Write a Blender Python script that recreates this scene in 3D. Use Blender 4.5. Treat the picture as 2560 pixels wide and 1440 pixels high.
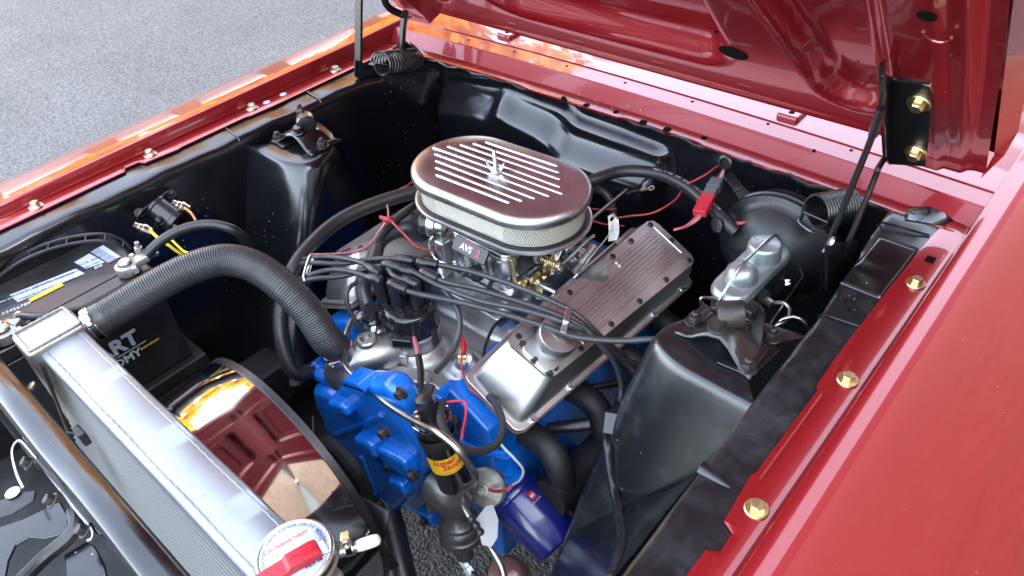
import bpy, bmesh, math, random
from mathutils import Vector, Matrix
random.seed(7)
for o in list(bpy.data.objects): bpy.data.objects.remove(o, do_unlink=True)
scene = bpy.context.scene
COL = scene.collection
V = Vector
# ------------------------------------------------------------------ camera
# car frame in metres: X to the driver's side, Y rearwards, Z up; z = 0 is the fender flange, about 0.86 m above the asphalt
R3 = Matrix(((0.749438, 0.39065519, -0.53453832), (0.65895698, -0.51837949, 0.54503064), (-0.06417465, -0.76070443, -0.64591825)))
CAM = V((.7565, 0, .684)); FOC = 1861.0
cam = bpy.data.cameras.new('camera'); camo = bpy.data.objects.new('camera', cam); COL.objects.link(camo)
cam.sensor_width = 36; cam.lens = FOC / 2560 * 36; cam.clip_start = .02; cam.clip_end = 1000
cm = Matrix.Identity(4)
for i in range(3):
    cm[i][0] = R3[i][0]; cm[i][1] = -R3[i][1]; cm[i][2] = -R3[i][2]; cm[i][3] = CAM[i]
camo.matrix_world = cm
scene.camera = camo
# ------------------------------------------------------------------ light
SUN_EL, SUN_AZ = 28.0, 88.0         # azimuth measured from +Y (rear of the car) towards +X (driver's side)
world = bpy.data.worlds.new('World'); scene.world = world; world.use_nodes = True
wn = world.node_tree
sky = wn.nodes.new('ShaderNodeTexSky'); sky.sky_type = 'NISHITA'; sky.sun_disc = False
sky.sun_elevation = math.radians(SUN_EL); sky.sun_rotation = math.radians(SUN_AZ)
sky.altitude = 0; sky.air_density = 1.0; sky.dust_density = 2.0; sky.ozone_density = 1.0
bg = wn.nodes['Background']; hz = wn.nodes.new('ShaderNodeHueSaturation'); hz.inputs['Saturation'].default_value = .55; wn.links.new(sky.outputs[0], hz.inputs['Color']); wn.links.new(hz.outputs[0], bg.inputs[0])   # thin high haze: a paler sky all over; bg.inputs[1].default_value = .15
sl = bpy.data.lights.new('sun', 'SUN'); so = bpy.data.objects.new('sun', sl); COL.objects.link(so)
sl.energy = 5.0; sl.angle = math.radians(.6); sl.color = (1, .80, .55)
sd = V((math.sin(math.radians(SUN_AZ)) * math.cos(math.radians(SUN_EL)), math.cos(math.radians(SUN_AZ)) * math.cos(math.radians(SUN_EL)), math.sin(math.radians(SUN_EL))))
so.rotation_euler = sd.to_track_quat('Z', 'Y').to_euler(); so.location = sd * 20
scene.view_settings.view_transform = 'Standard'; scene.view_settings.look = 'None'
scene.view_settings.gamma = 1; scene.view_settings.exposure = 1.25; scene.view_settings.use_curve_mapping = False
scene.render.engine = 'CYCLES'
scene.render.resolution_x, scene.render.resolution_y = 1024, 576
scene.cycles.max_bounces = 8; scene.cycles.caustics_reflective = False; scene.cycles.caustics_refractive = False

# ------------------------------------------------------------------ measuring helpers: a sight line meets a known plane of the car
def sight(px, py): return R3 @ V((px - 1280., py - 720., FOC))
def Z(px, py, z):
    d = sight(px, py); return CAM + d * ((z - CAM.z) / d.z)
def YY(px, py, y):
    d = sight(px, py); return CAM + d * ((y - CAM.y) / d.y)
def XX(px, py, x):
    d = sight(px, py); return CAM + d * ((x - CAM.x) / d.x)

# ------------------------------------------------------------------ mesh builder
ORG = {}
def frame(axis, up=None):
    a = V(axis).normalized()
    u = V(up) if up else (V((0, 0, 1)) if abs(a.z) < .9 else V((0, 1, 0)))
    x = u.cross(a).normalized(); y = a.cross(x).normalized()
    return x, y, a
def mat4(o, x, y, z):
    m = Matrix.Identity(4)
    for i in range(3): m[i][0] = x[i]; m[i][1] = y[i]; m[i][2] = z[i]; m[i][3] = o[i]
    return m
def M_axis(o, axis, up=None):
    x, y, a = frame(axis, up); return mat4(V(o), x, y, a)
def spline(P, n=8, closed=False):
    P = [V(p) for p in P]; out = []
    m = len(P)
    for i in range(m if closed else m - 1):
        if closed: a, b, c, d = P[i - 1], P[i], P[(i + 1) % m], P[(i + 2) % m]
        else:
            b, c = P[i], P[i + 1]; a = P[i - 1] if i else b * 2 - c; d = P[i + 2] if i + 2 < m else c * 2 - b
        for k in range(n):
            t = k / n; t2, t3 = t * t, t * t * t
            out.append(.5 * ((2 * b) + (c - a) * t + (2 * a - 5 * b + 4 * c - d) * t2 + (3 * b - a - 3 * c + d) * t3))
    if not closed: out.append(P[-1].copy())
    return out
def resample(P, step):
    L = [0]
    for a, b in zip(P, P[1:]): L.append(L[-1] + (b - a).length)
    n = max(2, int(L[-1] / step)); out = []; j = 0
    for k in range(n + 1):
        s = L[-1] * k / n
        while j < len(L) - 2 and L[j + 1] < s: j += 1
        t = (s - L[j]) / max(1e-9, L[j + 1] - L[j]); out.append(P[j].lerp(P[j + 1], min(1, t)))
    return out
class B:
    def __init__(s, M=None): s.v = []; s.f = []; s.M = M
    def add(s, vs, fs):
        o = len(s.v)
        for p in vs:
            p = V(p); s.v.append(s.M @ p if s.M else p)
        s.f += [tuple(i + o for i in f) for f in fs]; return s
    def box(s, lo, hi):
        x0, y0, z0 = lo; x1, y1, z1 = hi
        return s.add([(x0, y0, z0), (x1, y0, z0), (x1, y1, z0), (x0, y1, z0), (x0, y0, z1), (x1, y0, z1), (x1, y1, z1), (x0, y1, z1)],
                     [(3, 2, 1, 0), (4, 5, 6, 7), (0, 1, 5, 4), (1, 2, 6, 5), (2, 3, 7, 6), (3, 0, 4, 7)])
    def obox(s, M, lo, hi):
        b = B(M); b.box(lo, hi); return s.add(b.v, b.f)
    def bar(s, a, b, w, t, up=None):           # rectangular bar from a to b
        a, b = V(a), V(b); M = M_axis(a, b - a, up); return s.obox(M, (-w / 2, -t / 2, 0), (w / 2, t / 2, (b - a).length))
    def tube(s, P, r, n=10, caps=True, rf=None, closed=False):
        P = [V(p) for p in P]; m = len(P); rings = []; prev = None
        for i in range(m):
            if closed: t = (P[(i + 1) % m] - P[i - 1])
            else: t = P[min(i + 1, m - 1)] - P[max(i - 1, 0)]
            if t.length < 1e-9: t = V((0, 0, 1))
            t.normalize()
            if prev is None: u = t.orthogonal().normalized()
            else:
                u = prev - t * prev.dot(t)
                u = u.normalized() if u.length > 1e-6 else t.orthogonal().normalized()
            prev = u; w = t.cross(u); rr = rf(i, m) if rf else r
            rings.append([P[i] + (u * math.cos(2 * math.pi * k / n) + w * math.sin(2 * math.pi * k / n)) * rr for k in range(n)])
        vs = [p for q in rings for p in q]; fs = []
        for i in range(m if closed else m - 1):
            j = (i + 1) % m
            for k in range(n): fs.append((i * n + k, i * n + (k + 1) % n, j * n + (k + 1) % n, j * n + k))
        if caps and not closed: fs.append(tuple(reversed(range(n)))); fs.append(tuple((m - 1) * n + k for k in range(n)))
        return s.add(vs, fs)
    def lathe(s, o, axis, prof, n=28, up=None, caps=True):   # prof: (radius, height along the axis)
        x, y, a = frame(axis, up); o = V(o); vs = []; fs = []
        for r, h in prof:
            for k in range(n):
                t = 2 * math.pi * k / n; vs.append(o + a * h + (x * math.cos(t) + y * math.sin(t)) * r)
        for i in range(len(prof) - 1):
            for k in range(n): fs.append((i * n + k, i * n + (k + 1) % n, (i + 1) * n + (k + 1) % n, (i + 1) * n + k))
        if caps:
            if prof[0][0] > 1e-6: fs.append(tuple(reversed(range(n))))
            if prof[-1][0] > 1e-6: fs.append(tuple((len(prof) - 1) * n + k for k in range(n)))
        return s.add(vs, fs)
    def prism(s, M, out, h0, h1):
        n = len(out); vs = [M @ V((p[0], p[1], h0)) for p in out] + [M @ V((p[0], p[1], h1)) for p in out]
        fs = [tuple(reversed(range(n))), tuple(range(n, 2 * n))] + [(k, (k + 1) % n, n + (k + 1) % n, n + k) for k in range(n)]
        return s.add(vs, fs)
    def loft(s, rows, closed=False, caps=False):
        n = len(rows[0]); vs = [p for r in rows for p in r]; fs = []
        for i in range(len(rows) - 1):
            for k in range(n if closed else n - 1):
                fs.append((i * n + k, i * n + (k + 1) % n, (i + 1) * n + (k + 1) % n, (i + 1) * n + k))
        if caps: fs.append(tuple(reversed(range(n)))); fs.append(tuple((len(rows) - 1) * n + k for k in range(n)))
        return s.add(vs, fs)
    def hexbolt(s, o, axis, r=.0075, h=.007, wr=None, wh=.002, n=6):
        if wr: s.lathe(o, axis, [(wr, 0), (wr, wh * .6), (wr * .93, wh)], 24)
        s.lathe(V(o) + V(axis).normalized() * (wh if wr else 0), axis, [(r, 0), (r, h * .82), (r * .88, h)], n); return s
    def build(s, name, mat, parent=None, smooth=32, bevel=0, seg=2, solid=0, subd=0, org=None):
        me = bpy.data.meshes.new(name)
        if parent is not None: o0 = ORG[parent.name]
        elif org is not None: o0 = V(org)
        else:
            xs = [p.x for p in s.v]; ys = [p.y for p in s.v]; zs = [p.z for p in s.v]
            o0 = V(((min(xs) + max(xs)) / 2, (min(ys) + max(ys)) / 2, min(zs)))
        me.from_pydata([tuple(p - o0) for p in s.v], [], s.f)
        bm = bmesh.new(); bm.from_mesh(me); bmesh.ops.recalc_face_normals(bm, faces=bm.faces); bm.to_mesh(me); bm.free()
        for p in me.polygons: p.use_smooth = True
        me.set_sharp_from_angle(angle=math.radians(smooth))
        o = bpy.data.objects.new(name, me); COL.objects.link(o); ORG[o.name] = o0
        me.materials.append(mat)
        if parent is not None: o.parent = parent
        else: o.location = o0
        if solid:
            m = o.modifiers.new('thickness', 'SOLIDIFY'); m.thickness = abs(solid); m.offset = 1 if solid > 0 else -1
        if bevel:
            m = o.modifiers.new('bevel', 'BEVEL'); m.width = bevel; m.segments = seg; m.limit_method = 'ANGLE'; m.angle_limit = math.radians(40); m.harden_normals = False
            for p in me.polygons: p.use_smooth = True
            me.set_sharp_from_angle(angle=math.radians(180))
            w = o.modifiers.new('normals', 'WEIGHTED_NORMAL'); w.keep_sharp = False
        if subd:
            m = o.modifiers.new('smooth', 'SUBSURF'); m.levels = subd; m.render_levels = subd
        return o
def thing(name, label, cat, loc, group=None):
    o = bpy.data.objects.new(name, None); COL.objects.link(o); o.location = V(loc); o.empty_display_size = .02
    ORG[o.name] = V(loc); o['label'] = label; o['category'] = cat
    if group: o['group'] = group
    return o
def tag(o, label, cat, group=None):
    o['label'] = label; o['category'] = cat
    if group: o['group'] = group
    return o
def struct(o): o['kind'] = 'structure'; return o
def text(name, body, size, M, mat, parent=None, ext=.0003, align='CENTER', bold=0):
    cu = bpy.data.curves.new(name, 'FONT'); cu.body = body; cu.size = size; cu.extrude = ext; cu.align_x = align; cu.align_y = 'CENTER'; cu.resolution_u = 3; cu.offset = bold
    t = bpy.data.objects.new(name, cu); COL.objects.link(t)
    dg = bpy.context.evaluated_depsgraph_get(); me = bpy.data.meshes.new_from_object(t.evaluated_get(dg))
    bpy.data.objects.remove(t, do_unlink=True); bpy.data.curves.remove(cu)
    b = B(M); b.add([v.co for v in me.vertices], [tuple(p.vertices) for p in me.polygons]); bpy.data.meshes.remove(me)
    return b.build(name, mat, parent)
def rect(w, h, r, n=5):
    out = []
    for cx, cy, a in ((w / 2 - r, h / 2 - r, 0), (-w / 2 + r, h / 2 - r, 90), (-w / 2 + r, -h / 2 + r, 180), (w / 2 - r, -h / 2 + r, 270)):
        for k in range(n + 1):
            t = math.radians(a + 90 * k / n); out.append((cx + r * math.cos(t), cy + r * math.sin(t)))
    return out
def circ(r, n=24, c=(0, 0)): return [(c[0] + r * math.cos(2 * math.pi * k / n), c[1] + r * math.sin(2 * math.pi * k / n)) for k in range(n)]
def sst(a, b, x):
    t = min(1, max(0, (x - a) / (b - a))); return t * t * (3 - 2 * t)
def lerp(a, b, t): return a + (b - a) * t
def interp(P, x):
    if x <= P[0][0]: return P[0][1]
    for (a, b), (c, d) in zip(P, P[1:]):
        if x <= c: return b + (d - b) * (x - a) / (c - a)
    return P[-1][1]

# ------------------------------------------------------------------ materials
def nodes(m): return m.node_tree.nodes, m.node_tree.links
def mk(name, col, rough=.5, metal=0, coat=0, coat_r=.03, spec=.5, noise=0, nscale=30, dust=0, dust_col=(.42, .40, .37), dscale=9, bump=0, bscale=200, rvar=0, speck=0, speck_col=(.7, .68, .62), spscale=420, aniso=0, flake=0, wear=None):
    m = bpy.data.materials.new(name); m.use_nodes = True; N, L = nodes(m); p = N['Principled BSDF']
    p.inputs['Base Color'].default_value = (*col, 1); p.inputs['Roughness'].default_value = rough; p.inputs['Metallic'].default_value = metal
    p.inputs['Specular IOR Level'].default_value = spec; p.inputs['Coat Weight'].default_value = coat; p.inputs['Coat Roughness'].default_value = coat_r
    if aniso: p.inputs['Anisotropic'].default_value = aniso
    tc = N.new('ShaderNodeTexCoord'); src = None
    def ntex(scale, detail=4, rg=.6):
        t = N.new('ShaderNodeTexNoise'); t.inputs['Scale'].default_value = scale; t.inputs['Detail'].default_value = detail; t.inputs['Roughness'].default_value = rg
        L.new(tc.outputs['Object'], t.inputs['Vector']); return t
    def ramp(a, b, inp):
        r = N.new('ShaderNodeMapRange'); r.inputs['From Min'].default_value = a; r.inputs['From Max'].default_value = b; L.new(inp, r.inputs['Value']); return r.outputs[0]
    def mix(fac, a, b):
        x = N.new('ShaderNodeMix'); x.data_type = 'RGBA'
        if isinstance(fac, float): x.inputs[0].default_value = fac
        else: L.new(fac, x.inputs[0])
        for i, q in ((6, a), (7, b)):
            if isinstance(q, tuple): x.inputs[i].default_value = (*q, 1)
            else: L.new(q, x.inputs[i])
        return x.outputs[2]
    cur = col
    if noise:
        cur = mix(ramp(.3, .7, ntex(nscale).outputs[0]), tuple(c * (1 - noise) for c in col), tuple(min(1, c * (1 + noise)) for c in col))
    if flake:
        vo = N.new('ShaderNodeTexVoronoi'); vo.inputs['Scale'].default_value = 1500; L.new(tc.outputs['Object'], vo.inputs['Vector'])
        cur = mix(ramp(0, 1, vo.outputs['Color']), cur, tuple(min(1, c * (1 + flake)) for c in col))
    if wear:
        wc, lo, hi, ws = wear; cur = mix(ramp(lo, hi, ntex(ws, 6, .7).outputs[0]), cur, wc)
    rsock = None
    if dust:
        df = ramp(.48, .78, ntex(dscale, 7, .72).outputs[0])
        mm = N.new('ShaderNodeMath'); mm.operation = 'MULTIPLY'; L.new(df, mm.inputs[0]); mm.inputs[1].default_value = dust
        cur = mix(mm.outputs[0], cur, dust_col)
        ra = N.new('ShaderNodeMapRange'); ra.inputs['To Min'].default_value = rough; ra.inputs['To Max'].default_value = min(1, rough + .45); L.new(mm.outputs[0], ra.inputs['Value']); rsock = ra.outputs[0]
    if speck:
        vo = N.new('ShaderNodeTexVoronoi'); vo.inputs['Scale'].default_value = spscale * .35; L.new(tc.outputs['Object'], vo.inputs['Vector'])
        wn_ = ntex(spscale * .02, 3)
        a = ramp(.10, .05, vo.outputs['Distance']); b2 = ramp(.52, .62, wn_.outputs[0])
        mm = N.new('ShaderNodeMath'); mm.operation = 'MULTIPLY'; L.new(a, mm.inputs[0]); L.new(b2, mm.inputs[1])
        m2 = N.new('ShaderNodeMath'); m2.operation = 'MULTIPLY'; L.new(mm.outputs[0], m2.inputs[0]); m2.inputs[1].default_value = speck
        cur = mix(m2.outputs[0], cur, speck_col)
    if not isinstance(cur, tuple): L.new(cur, p.inputs['Base Color'])
    if rvar and rsock is None:
        ra = N.new('ShaderNodeMapRange'); ra.inputs['From Min'].default_value = .3; ra.inputs['From Max'].default_value = .7
        ra.inputs['To Min'].default_value = max(.02, rough - rvar); ra.inputs['To Max'].default_value = min(1, rough + rvar); L.new(ntex(nscale * .6, 5).outputs[0], ra.inputs['Value']); rsock = ra.outputs[0]
    if rsock is not None: L.new(rsock, p.inputs['Roughness'])
    if bump:
        bu = N.new('ShaderNodeBump'); bu.inputs['Strength'].default_value = bump; bu.inputs['Distance'].default_value = .001
        L.new(ntex(bscale, 3).outputs[0], bu.inputs['Height']); L.new(bu.outputs[0], p.inputs['Normal'])
    return m
RED = mk('red_metallic_paint', (.205, .007, .009), .30, .45, coat=1, coat_r=.012, flake=.5, bump=.010, bscale=14, speck=.35, spscale=180, speck_col=(.6, .35, .33))
REDIN = mk('red_inner_paint', (.175, .005, .009), .28, .35, coat=1, coat_r=.03, flake=.4, bump=.04, bscale=22, noise=.12, nscale=8, speck=.7, spscale=170, speck_col=(.6, .4, .38))
BLK = mk('black_gloss_paint', (.0045, .005, .0065), .19, 0, spec=.7, bump=.05, bscale=30, speck=.5, spscale=200, rvar=.06)
BLKD = mk('black_dusty_paint', (.007, .008, .009), .22, 0, spec=.75, bump=.22, bscale=16, dust=.26, dust_col=(.10, .115, .115), dscale=10, speck=.9, spscale=190)
BLKS = mk('black_satin_paint', (.007, .007, .008), .38, 0, bump=.05, bscale=80, dust=.10, speck=.4, spscale=220)
BLKH = mk('black_hinge_paint', (.005, .005, .006), .27, 0, spec=.6, bump=.06, bscale=120)
DARK = mk('dark_underbody', (.004, .004, .0045), .6, 0, dust=.06)
CAST = mk('cast_black_iron', (.035, .032, .029), .42, .5, noise=.3, nscale=60, bump=.3, bscale=260, dust=.15, dust_col=(.2, .17, .13))
PUMPM = mk('dark_pump_metal', (.15, .148, .14), .40, .75, noise=.3, nscale=50, bump=.25, bscale=260)
RUB = mk('black_rubber', (.012, .0125, .013), .38, 0, bump=.04, bscale=180, dust=.06, dust_col=(.22, .22, .21), dscale=30)
RUBC = mk('hose_rubber', (.023, .025, .027), .40, 0, spec=.6, bump=.05, bscale=150, dust=.08, dust_col=(.14, .14, .14), dscale=25)
WIRE = mk('ignition_wire_rubber', (.026, .027, .029), .40, 0, dust=.10, dust_col=(.28, .28, .27), dscale=40, bump=.03)
BOOT = mk('ignition_boot_rubber', (.009, .0095, .012), .30, 0, dust=.05, dust_col=(.25, .26, .27), dscale=40, bump=.05)
PLAS = mk('black_plastic', (.012, .012, .013), .28, 0, dust=.08, bump=.03)
CAPB = mk('distributor_cap_plastic', (.010, .010, .011), .14, 0, spec=.6)
ALU = mk('polished_aluminium', (.53, .525, .515), .40, 1, noise=.20, nscale=9, bump=.05, bscale=60, rvar=.08)
LIDM = mk('brushed_lid_aluminium', (.56, .55, .56), .33, 1, noise=.16, nscale=9, rvar=.08, bump=.03, bscale=40, aniso=.4)
CASTA = mk('cast_aluminium', (.40, .40, .39), .40, 1, noise=.18, nscale=14, bump=.28, bscale=320, rvar=.1)
CARB = mk('carburetor_casting', (.50, .50, .48), .30, 1, noise=.15, nscale=30, bump=.15, bscale=240, rvar=.1)
RADA = mk('radiator_aluminium', (.275, .30, .33), .48, .6, noise=.10, nscale=9, bump=.15, bscale=40, dust=.35, dust_col=(.26, .285, .32), dscale=14, speck=.5, speck_col=(.05, .05, .05), spscale=120)
TANKA = mk('welded_aluminium', (.31, .305, .29), .45, .85, noise=.15, nscale=20, bump=.25, bscale=140)
CHR = mk('chrome', (.66, .66, .65), .07, 1, rvar=.03, nscale=30, bump=.01, bscale=8)
ZINC = mk('zinc_plate', (.60, .63, .64), .30, 1, noise=.15, nscale=40, rvar=.1)
MCZ = mk('pale_zinc_lid', (.36, .41, .41), .42, .75, noise=.12, nscale=20, rvar=.08, bump=.06, bscale=120)
GOLD = mk('yellow_zinc_bolt', (.72, .58, .30), .28, 1, noise=.25, nscale=120, bump=.25, bscale=500)
GOLDW = mk('pale_gold_bolt', (.66, .60, .46), .30, 1, noise=.25, nscale=120, bump=.2, bscale=500)
STEEL = mk('steel_line', (.48, .46, .42), .30, 1, noise=.2, nscale=60)
BLUE = mk('blue_engine_enamel', (.004, .135, .56), .26, 0, coat=.5, coat_r=.08, bump=.32, bscale=130, noise=.2, nscale=25, dust=.45, dust_col=(.006, .014, .045), dscale=22)
BLUED = mk('oil_filter_blue', (.004, .008, .11), .30, 0, coat=.6, coat_r=.1, bump=.02)
GASK = mk('cork_gasket', (.20, .12, .06), .9, 0, noise=.4, nscale=150, bump=.4, bscale=400)
REDW = mk('red_wire', (.36, .03, .04), .40, 0)
PINKW = mk('pink_wire', (.42, .13, .15), .4, 0)
REDP = mk('red_plastic', (.40, .010, .022), .35, 0)
WHT = mk('white_print', (.50, .52, .54), .5, 0)
WHTL = mk('pale_label', (.36, .40, .44), .45, 0, noise=.06, nscale=60)
PAPER = mk('white_paper_tag', (.42, .42, .41), .6, 0, noise=.08, nscale=60, bump=.2, bscale=60)
YEL = mk('yellow_label', (.80, .48, .02), .40, 0)
YELW = mk('yellow_wire', (.72, .58, .03), .45, 0)
NAVY = mk('navy_print', (.02, .03, .14), .5, 0)
REDT = mk('red_print', (.55, .02, .03), .5, 0)
FILT = mk('filter_gauze', (.38, .36, .28), .8, 0, noise=.12, nscale=200, bump=.3, bscale=900)
FILTM = mk('filter_wire_mesh', (.70, .68, .60), .45, .2)
COPP = mk('bare_copper', (.45, .20, .09), .45, .9, noise=.3, nscale=100)
LEAD = mk('lead_clamp', (.34, .33, .30), .45, .8, noise=.3, nscale=80, bump=.5, bscale=250)
GLASS = mk('smoked_lens', (.28, .13, .11), .18, 0, coat=.5)
HOLE = mk('painted_hole_black', (.002, .002, .002), .9, 0, spec=.1)  # flat black shapes stand for the shade inside holes and slots
# ------------------------------------------------------------------ ground
def asphalt():
    m = bpy.data.materials.new('asphalt'); m.use_nodes = True; N, L = nodes(m); p = N['Principled BSDF']
    tc = N.new('ShaderNodeTexCoord')
    v = N.new('ShaderNodeTexVoronoi'); v.inputs['Scale'].default_value = 135; L.new(tc.outputs['Object'], v.inputs['Vector'])
    n = N.new('ShaderNodeTexNoise'); n.inputs['Scale'].default_value = 70; n.inputs['Detail'].default_value = 5; L.new(tc.outputs['Object'], n.inputs['Vector'])
    n2 = N.new('ShaderNodeTexNoise'); n2.inputs['Scale'].default_value = 1.6; n2.inputs['Detail'].default_value = 6; L.new(tc.outputs['Object'], n2.inputs['Vector'])
    a = N.new('ShaderNodeValToRGB'); a.color_ramp.elements[0].position = .25; a.color_ramp.elements[0].color = (.052, .052, .052, 1); a.color_ramp.elements[1].position = .85; a.color_ramp.elements[1].color = (.18, .179, .177, 1)
    sep = N.new('ShaderNodeSeparateColor'); L.new(v.outputs['Color'], sep.inputs[0])
    ad = N.new('ShaderNodeMath'); ad.operation = 'ADD'; L.new(sep.outputs[0], ad.inputs[0]); L.new(n.outputs[0], ad.inputs[1])
    ml = N.new('ShaderNodeMath'); ml.operation = 'MULTIPLY'; L.new(ad.outputs[0], ml.inputs[0]); ml.inputs[1].default_value = .55
    L.new(ml.outputs[0], a.inputs[0])
    mx = N.new('ShaderNodeMix'); mx.data_type = 'RGBA'; mx.blend_type = 'MULTIPLY'; mx.inputs[0].default_value = .55
    L.new(a.outputs[0], mx.inputs[6]); L.new(n2.outputs[0], mx.inputs[7]); L.new(mx.outputs[2], p.inputs['Base Color'])
    p.inputs['Roughness'].default_value = .85
    bu = N.new('ShaderNodeBump'); bu.inputs['Strength'].default_value = .8; bu.inputs['Distance'].default_value = .006; L.new(v.outputs['Distance'], bu.inputs['Height']); L.new(bu.outputs[0], p.inputs['Normal'])
    return m
GZ = -.86
b = B(); b.add([(-150, -150, GZ), (150, -150, GZ), (150, 150, GZ), (-150, 150, GZ)], [(0, 1, 2, 3)])
struct(b.build('ground', asphalt(), org=(0, 0, GZ)))

# ------------------------------------------------------------------ car body
body = thing('car_body', 'dark red car body around the open engine bay, with black inner aprons and firewall', 'car', (0, .6, GZ))
def hwall(y): return interp([(-.2, .016), (.2, .020), (1.0, .034), (1.2, .042), (1.5, .050)], y)
YS = [-.25, -.1, 0, .1, .2, .3, .4, .5, .6, .7, .8, .9, 1.0, 1.1, 1.2, 1.35, 1.55, 1.8]
def fsec(y):
    h = hwall(y)
    return [(.641, .0012), (.6455, .0012), (.6465, .004), (.6478, h - .004), (.6490, h - .001), (.652, h), (.664, h - .0012), (.70, h - .0085), (.74, h - .0185), (.770, h - .0262),
            (.788, h - .0310), (.7925, h - .0325), (.797, h - .0350), (.806, h - .0385), (.83, h - .046), (.858, h - .059), (.876, h - .085), (.886, h - .15), (.89, h - .30), (.885, GZ + .30)]
for sgn in (1, -1):
    b = B(); b.loft([[V((sgn * x, y, z)) for x, z in fsec(y)] for y in YS])
    fen = b.build('fender', RED, body, smooth=50, subd=0)
    # flange with its stepped inner edge
    edge = [(-.25, .600), (.20, .604), (.392, .608), (.400, .620), (.425, .619), (.432, .606), (.50, .600), (.505, .603), (.655, .604), (.662, .600), (.72, .598), (.90, .601), (1.00, .604), (1.06, .607), (1.065, .612), (1.15, .611), (1.2, .612)]
    b = B()
    for i, ((y0, x0), (y1, x1)) in enumerate(zip(edge, edge[1:])):
        vs = [V((sgn * x, y, z)) for y, xe in ((y0, x0), (y1, x1)) for x, z in ((xe, -.0015), (xe, .0008), (xe + .004, .0018), (.630, .0018), (.6405, .0004), (.6405, -.0015))]
        b.add(vs, [(k, k + 1, 7 + k, 6 + k) for k in range(5)])
    b.build('fender_flange', RED, fen, smooth=40)
    if sgn > 0: b = B(); b.tube([V((.6105, .5 + .15 * k / 12, .0022)) for k in range(13)], .0016, 6); b.build('flange_bead', RED, fen)
for sgn, ys, mt in ((1, (.464, .690, .913, 1.110), GOLD), (-1, (.236, .453, .683, .903), GOLDW)):
    for i, y in enumerate(ys):
        b = B(); ax = V((random.uniform(-.04, .04), random.uniform(-.04, .04), 1)); b.hexbolt((sgn * .625, y, .0018), ax, .0078, .0075, .0128, .0026)
        b.lathe((sgn * .625, y, .0112), ax, [(.0052, 0), (.0046, .0003), (0, .0004)], 16)
        b.build('bolt', mt, body, smooth=30)
for px_, py_ in ((667, 256), (708, 236)):
    b = B(); b.lathe(Z(px_, py_, .0022), (0, 0, 1), [(.008, 0), (.0075, .001), (0, .0012)], 18); b.build('seal_plug', WHTL, body)
b = B(); q = Z(2326, 648, .0026); b.box((q.x - .006, q.y - .008, .0022), (q.x + .006, q.y + .008, .0026)); b.build('square_hole', HOLE, body)

# inner aprons: flat strip, rolled edge, wall down into the bay
def ax_in(y): return interp([(0, .560), (.30, .556), (.6, .550), (.8, .548), (1.05, .530), (1.2, .525)], y)
for sgn in (1, -1):
    b = B(); rows = []
    for k in range(61):
        y = -.12 + 1.26 * k / 60; xi = ax_in(y); wv = .0016 * math.sin(y * 31) + .001 * math.sin(y * 77 + sgn)
        dent = -.012 * math.exp(-((y - .985) / .045) ** 2)
        rows.append([V((sgn * x, y, z)) for x, z in ((.634, -.004), (.60, -.004), (.585, -.005 + wv + dent * .5), (xi + .012, -.006 + wv + dent), (xi + .003, -.008 + wv + dent * .6), (xi, -.013 + wv), (xi - .001, -.03), (xi - .004, -.10), (xi - .012 + .006 * math.sin(y * 9), -.22), (xi - .03, -.34), (xi - .035, -.62))])
    b.loft(rows); ap = b.build('inner_apron', BLK if sgn < 0 else BLKD, body, smooth=60)
    # seams and lapped panels
    for y in ((.79, 1.035) if sgn > 0 else (.60, .80)):
        b = B(); xi = ax_in(y); b.tube([V((sgn * (xi - .001), y, -.012)), V((sgn * (xi + .005), y, -.004)), V((sgn * .602, y + .004, -.002))], .0018, 6); b.build('seam', BLK, ap)
b = B(); rows = []      # tapered bead pressed in the driver's apron
for k in range(13):
    t = k / 12; w = .009 * (1 - t) + .0005; c = V((.553 + .040 * t, .478 - .004 * t, -.0045)); rows.append([c + V((0, w * math.cos(a), .007 * (1 - t) * math.sin(a) + .0002)) for a in [math.pi * j / 8 for j in range(9)]])
b.loft(rows); b.build('pressed_bead', BLK, body)
b = B(); b.loft([[V((x, y, -.0022 + .005 * math.exp(-((y - .90) / .022) ** 2) * (1 - (x - .545) / .06))) for x in [.545 + .055 * k / 10 for k in range(11)]] for y in [.86 + .14 * j / 14 for j in range(15)]])
b.build('apron_patch', BLK, body, solid=-.002)
for (x, y) in ((.57, .84), (.575, .815), (.565, .83)):
    b = B(); b.lathe((x, y, -.0045), (0, 0, 1), [(.0045, 0), (.0045, .001), (.003, .0008), (0, .0007)], 16); b.build('spot_weld', BLK, body)

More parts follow.
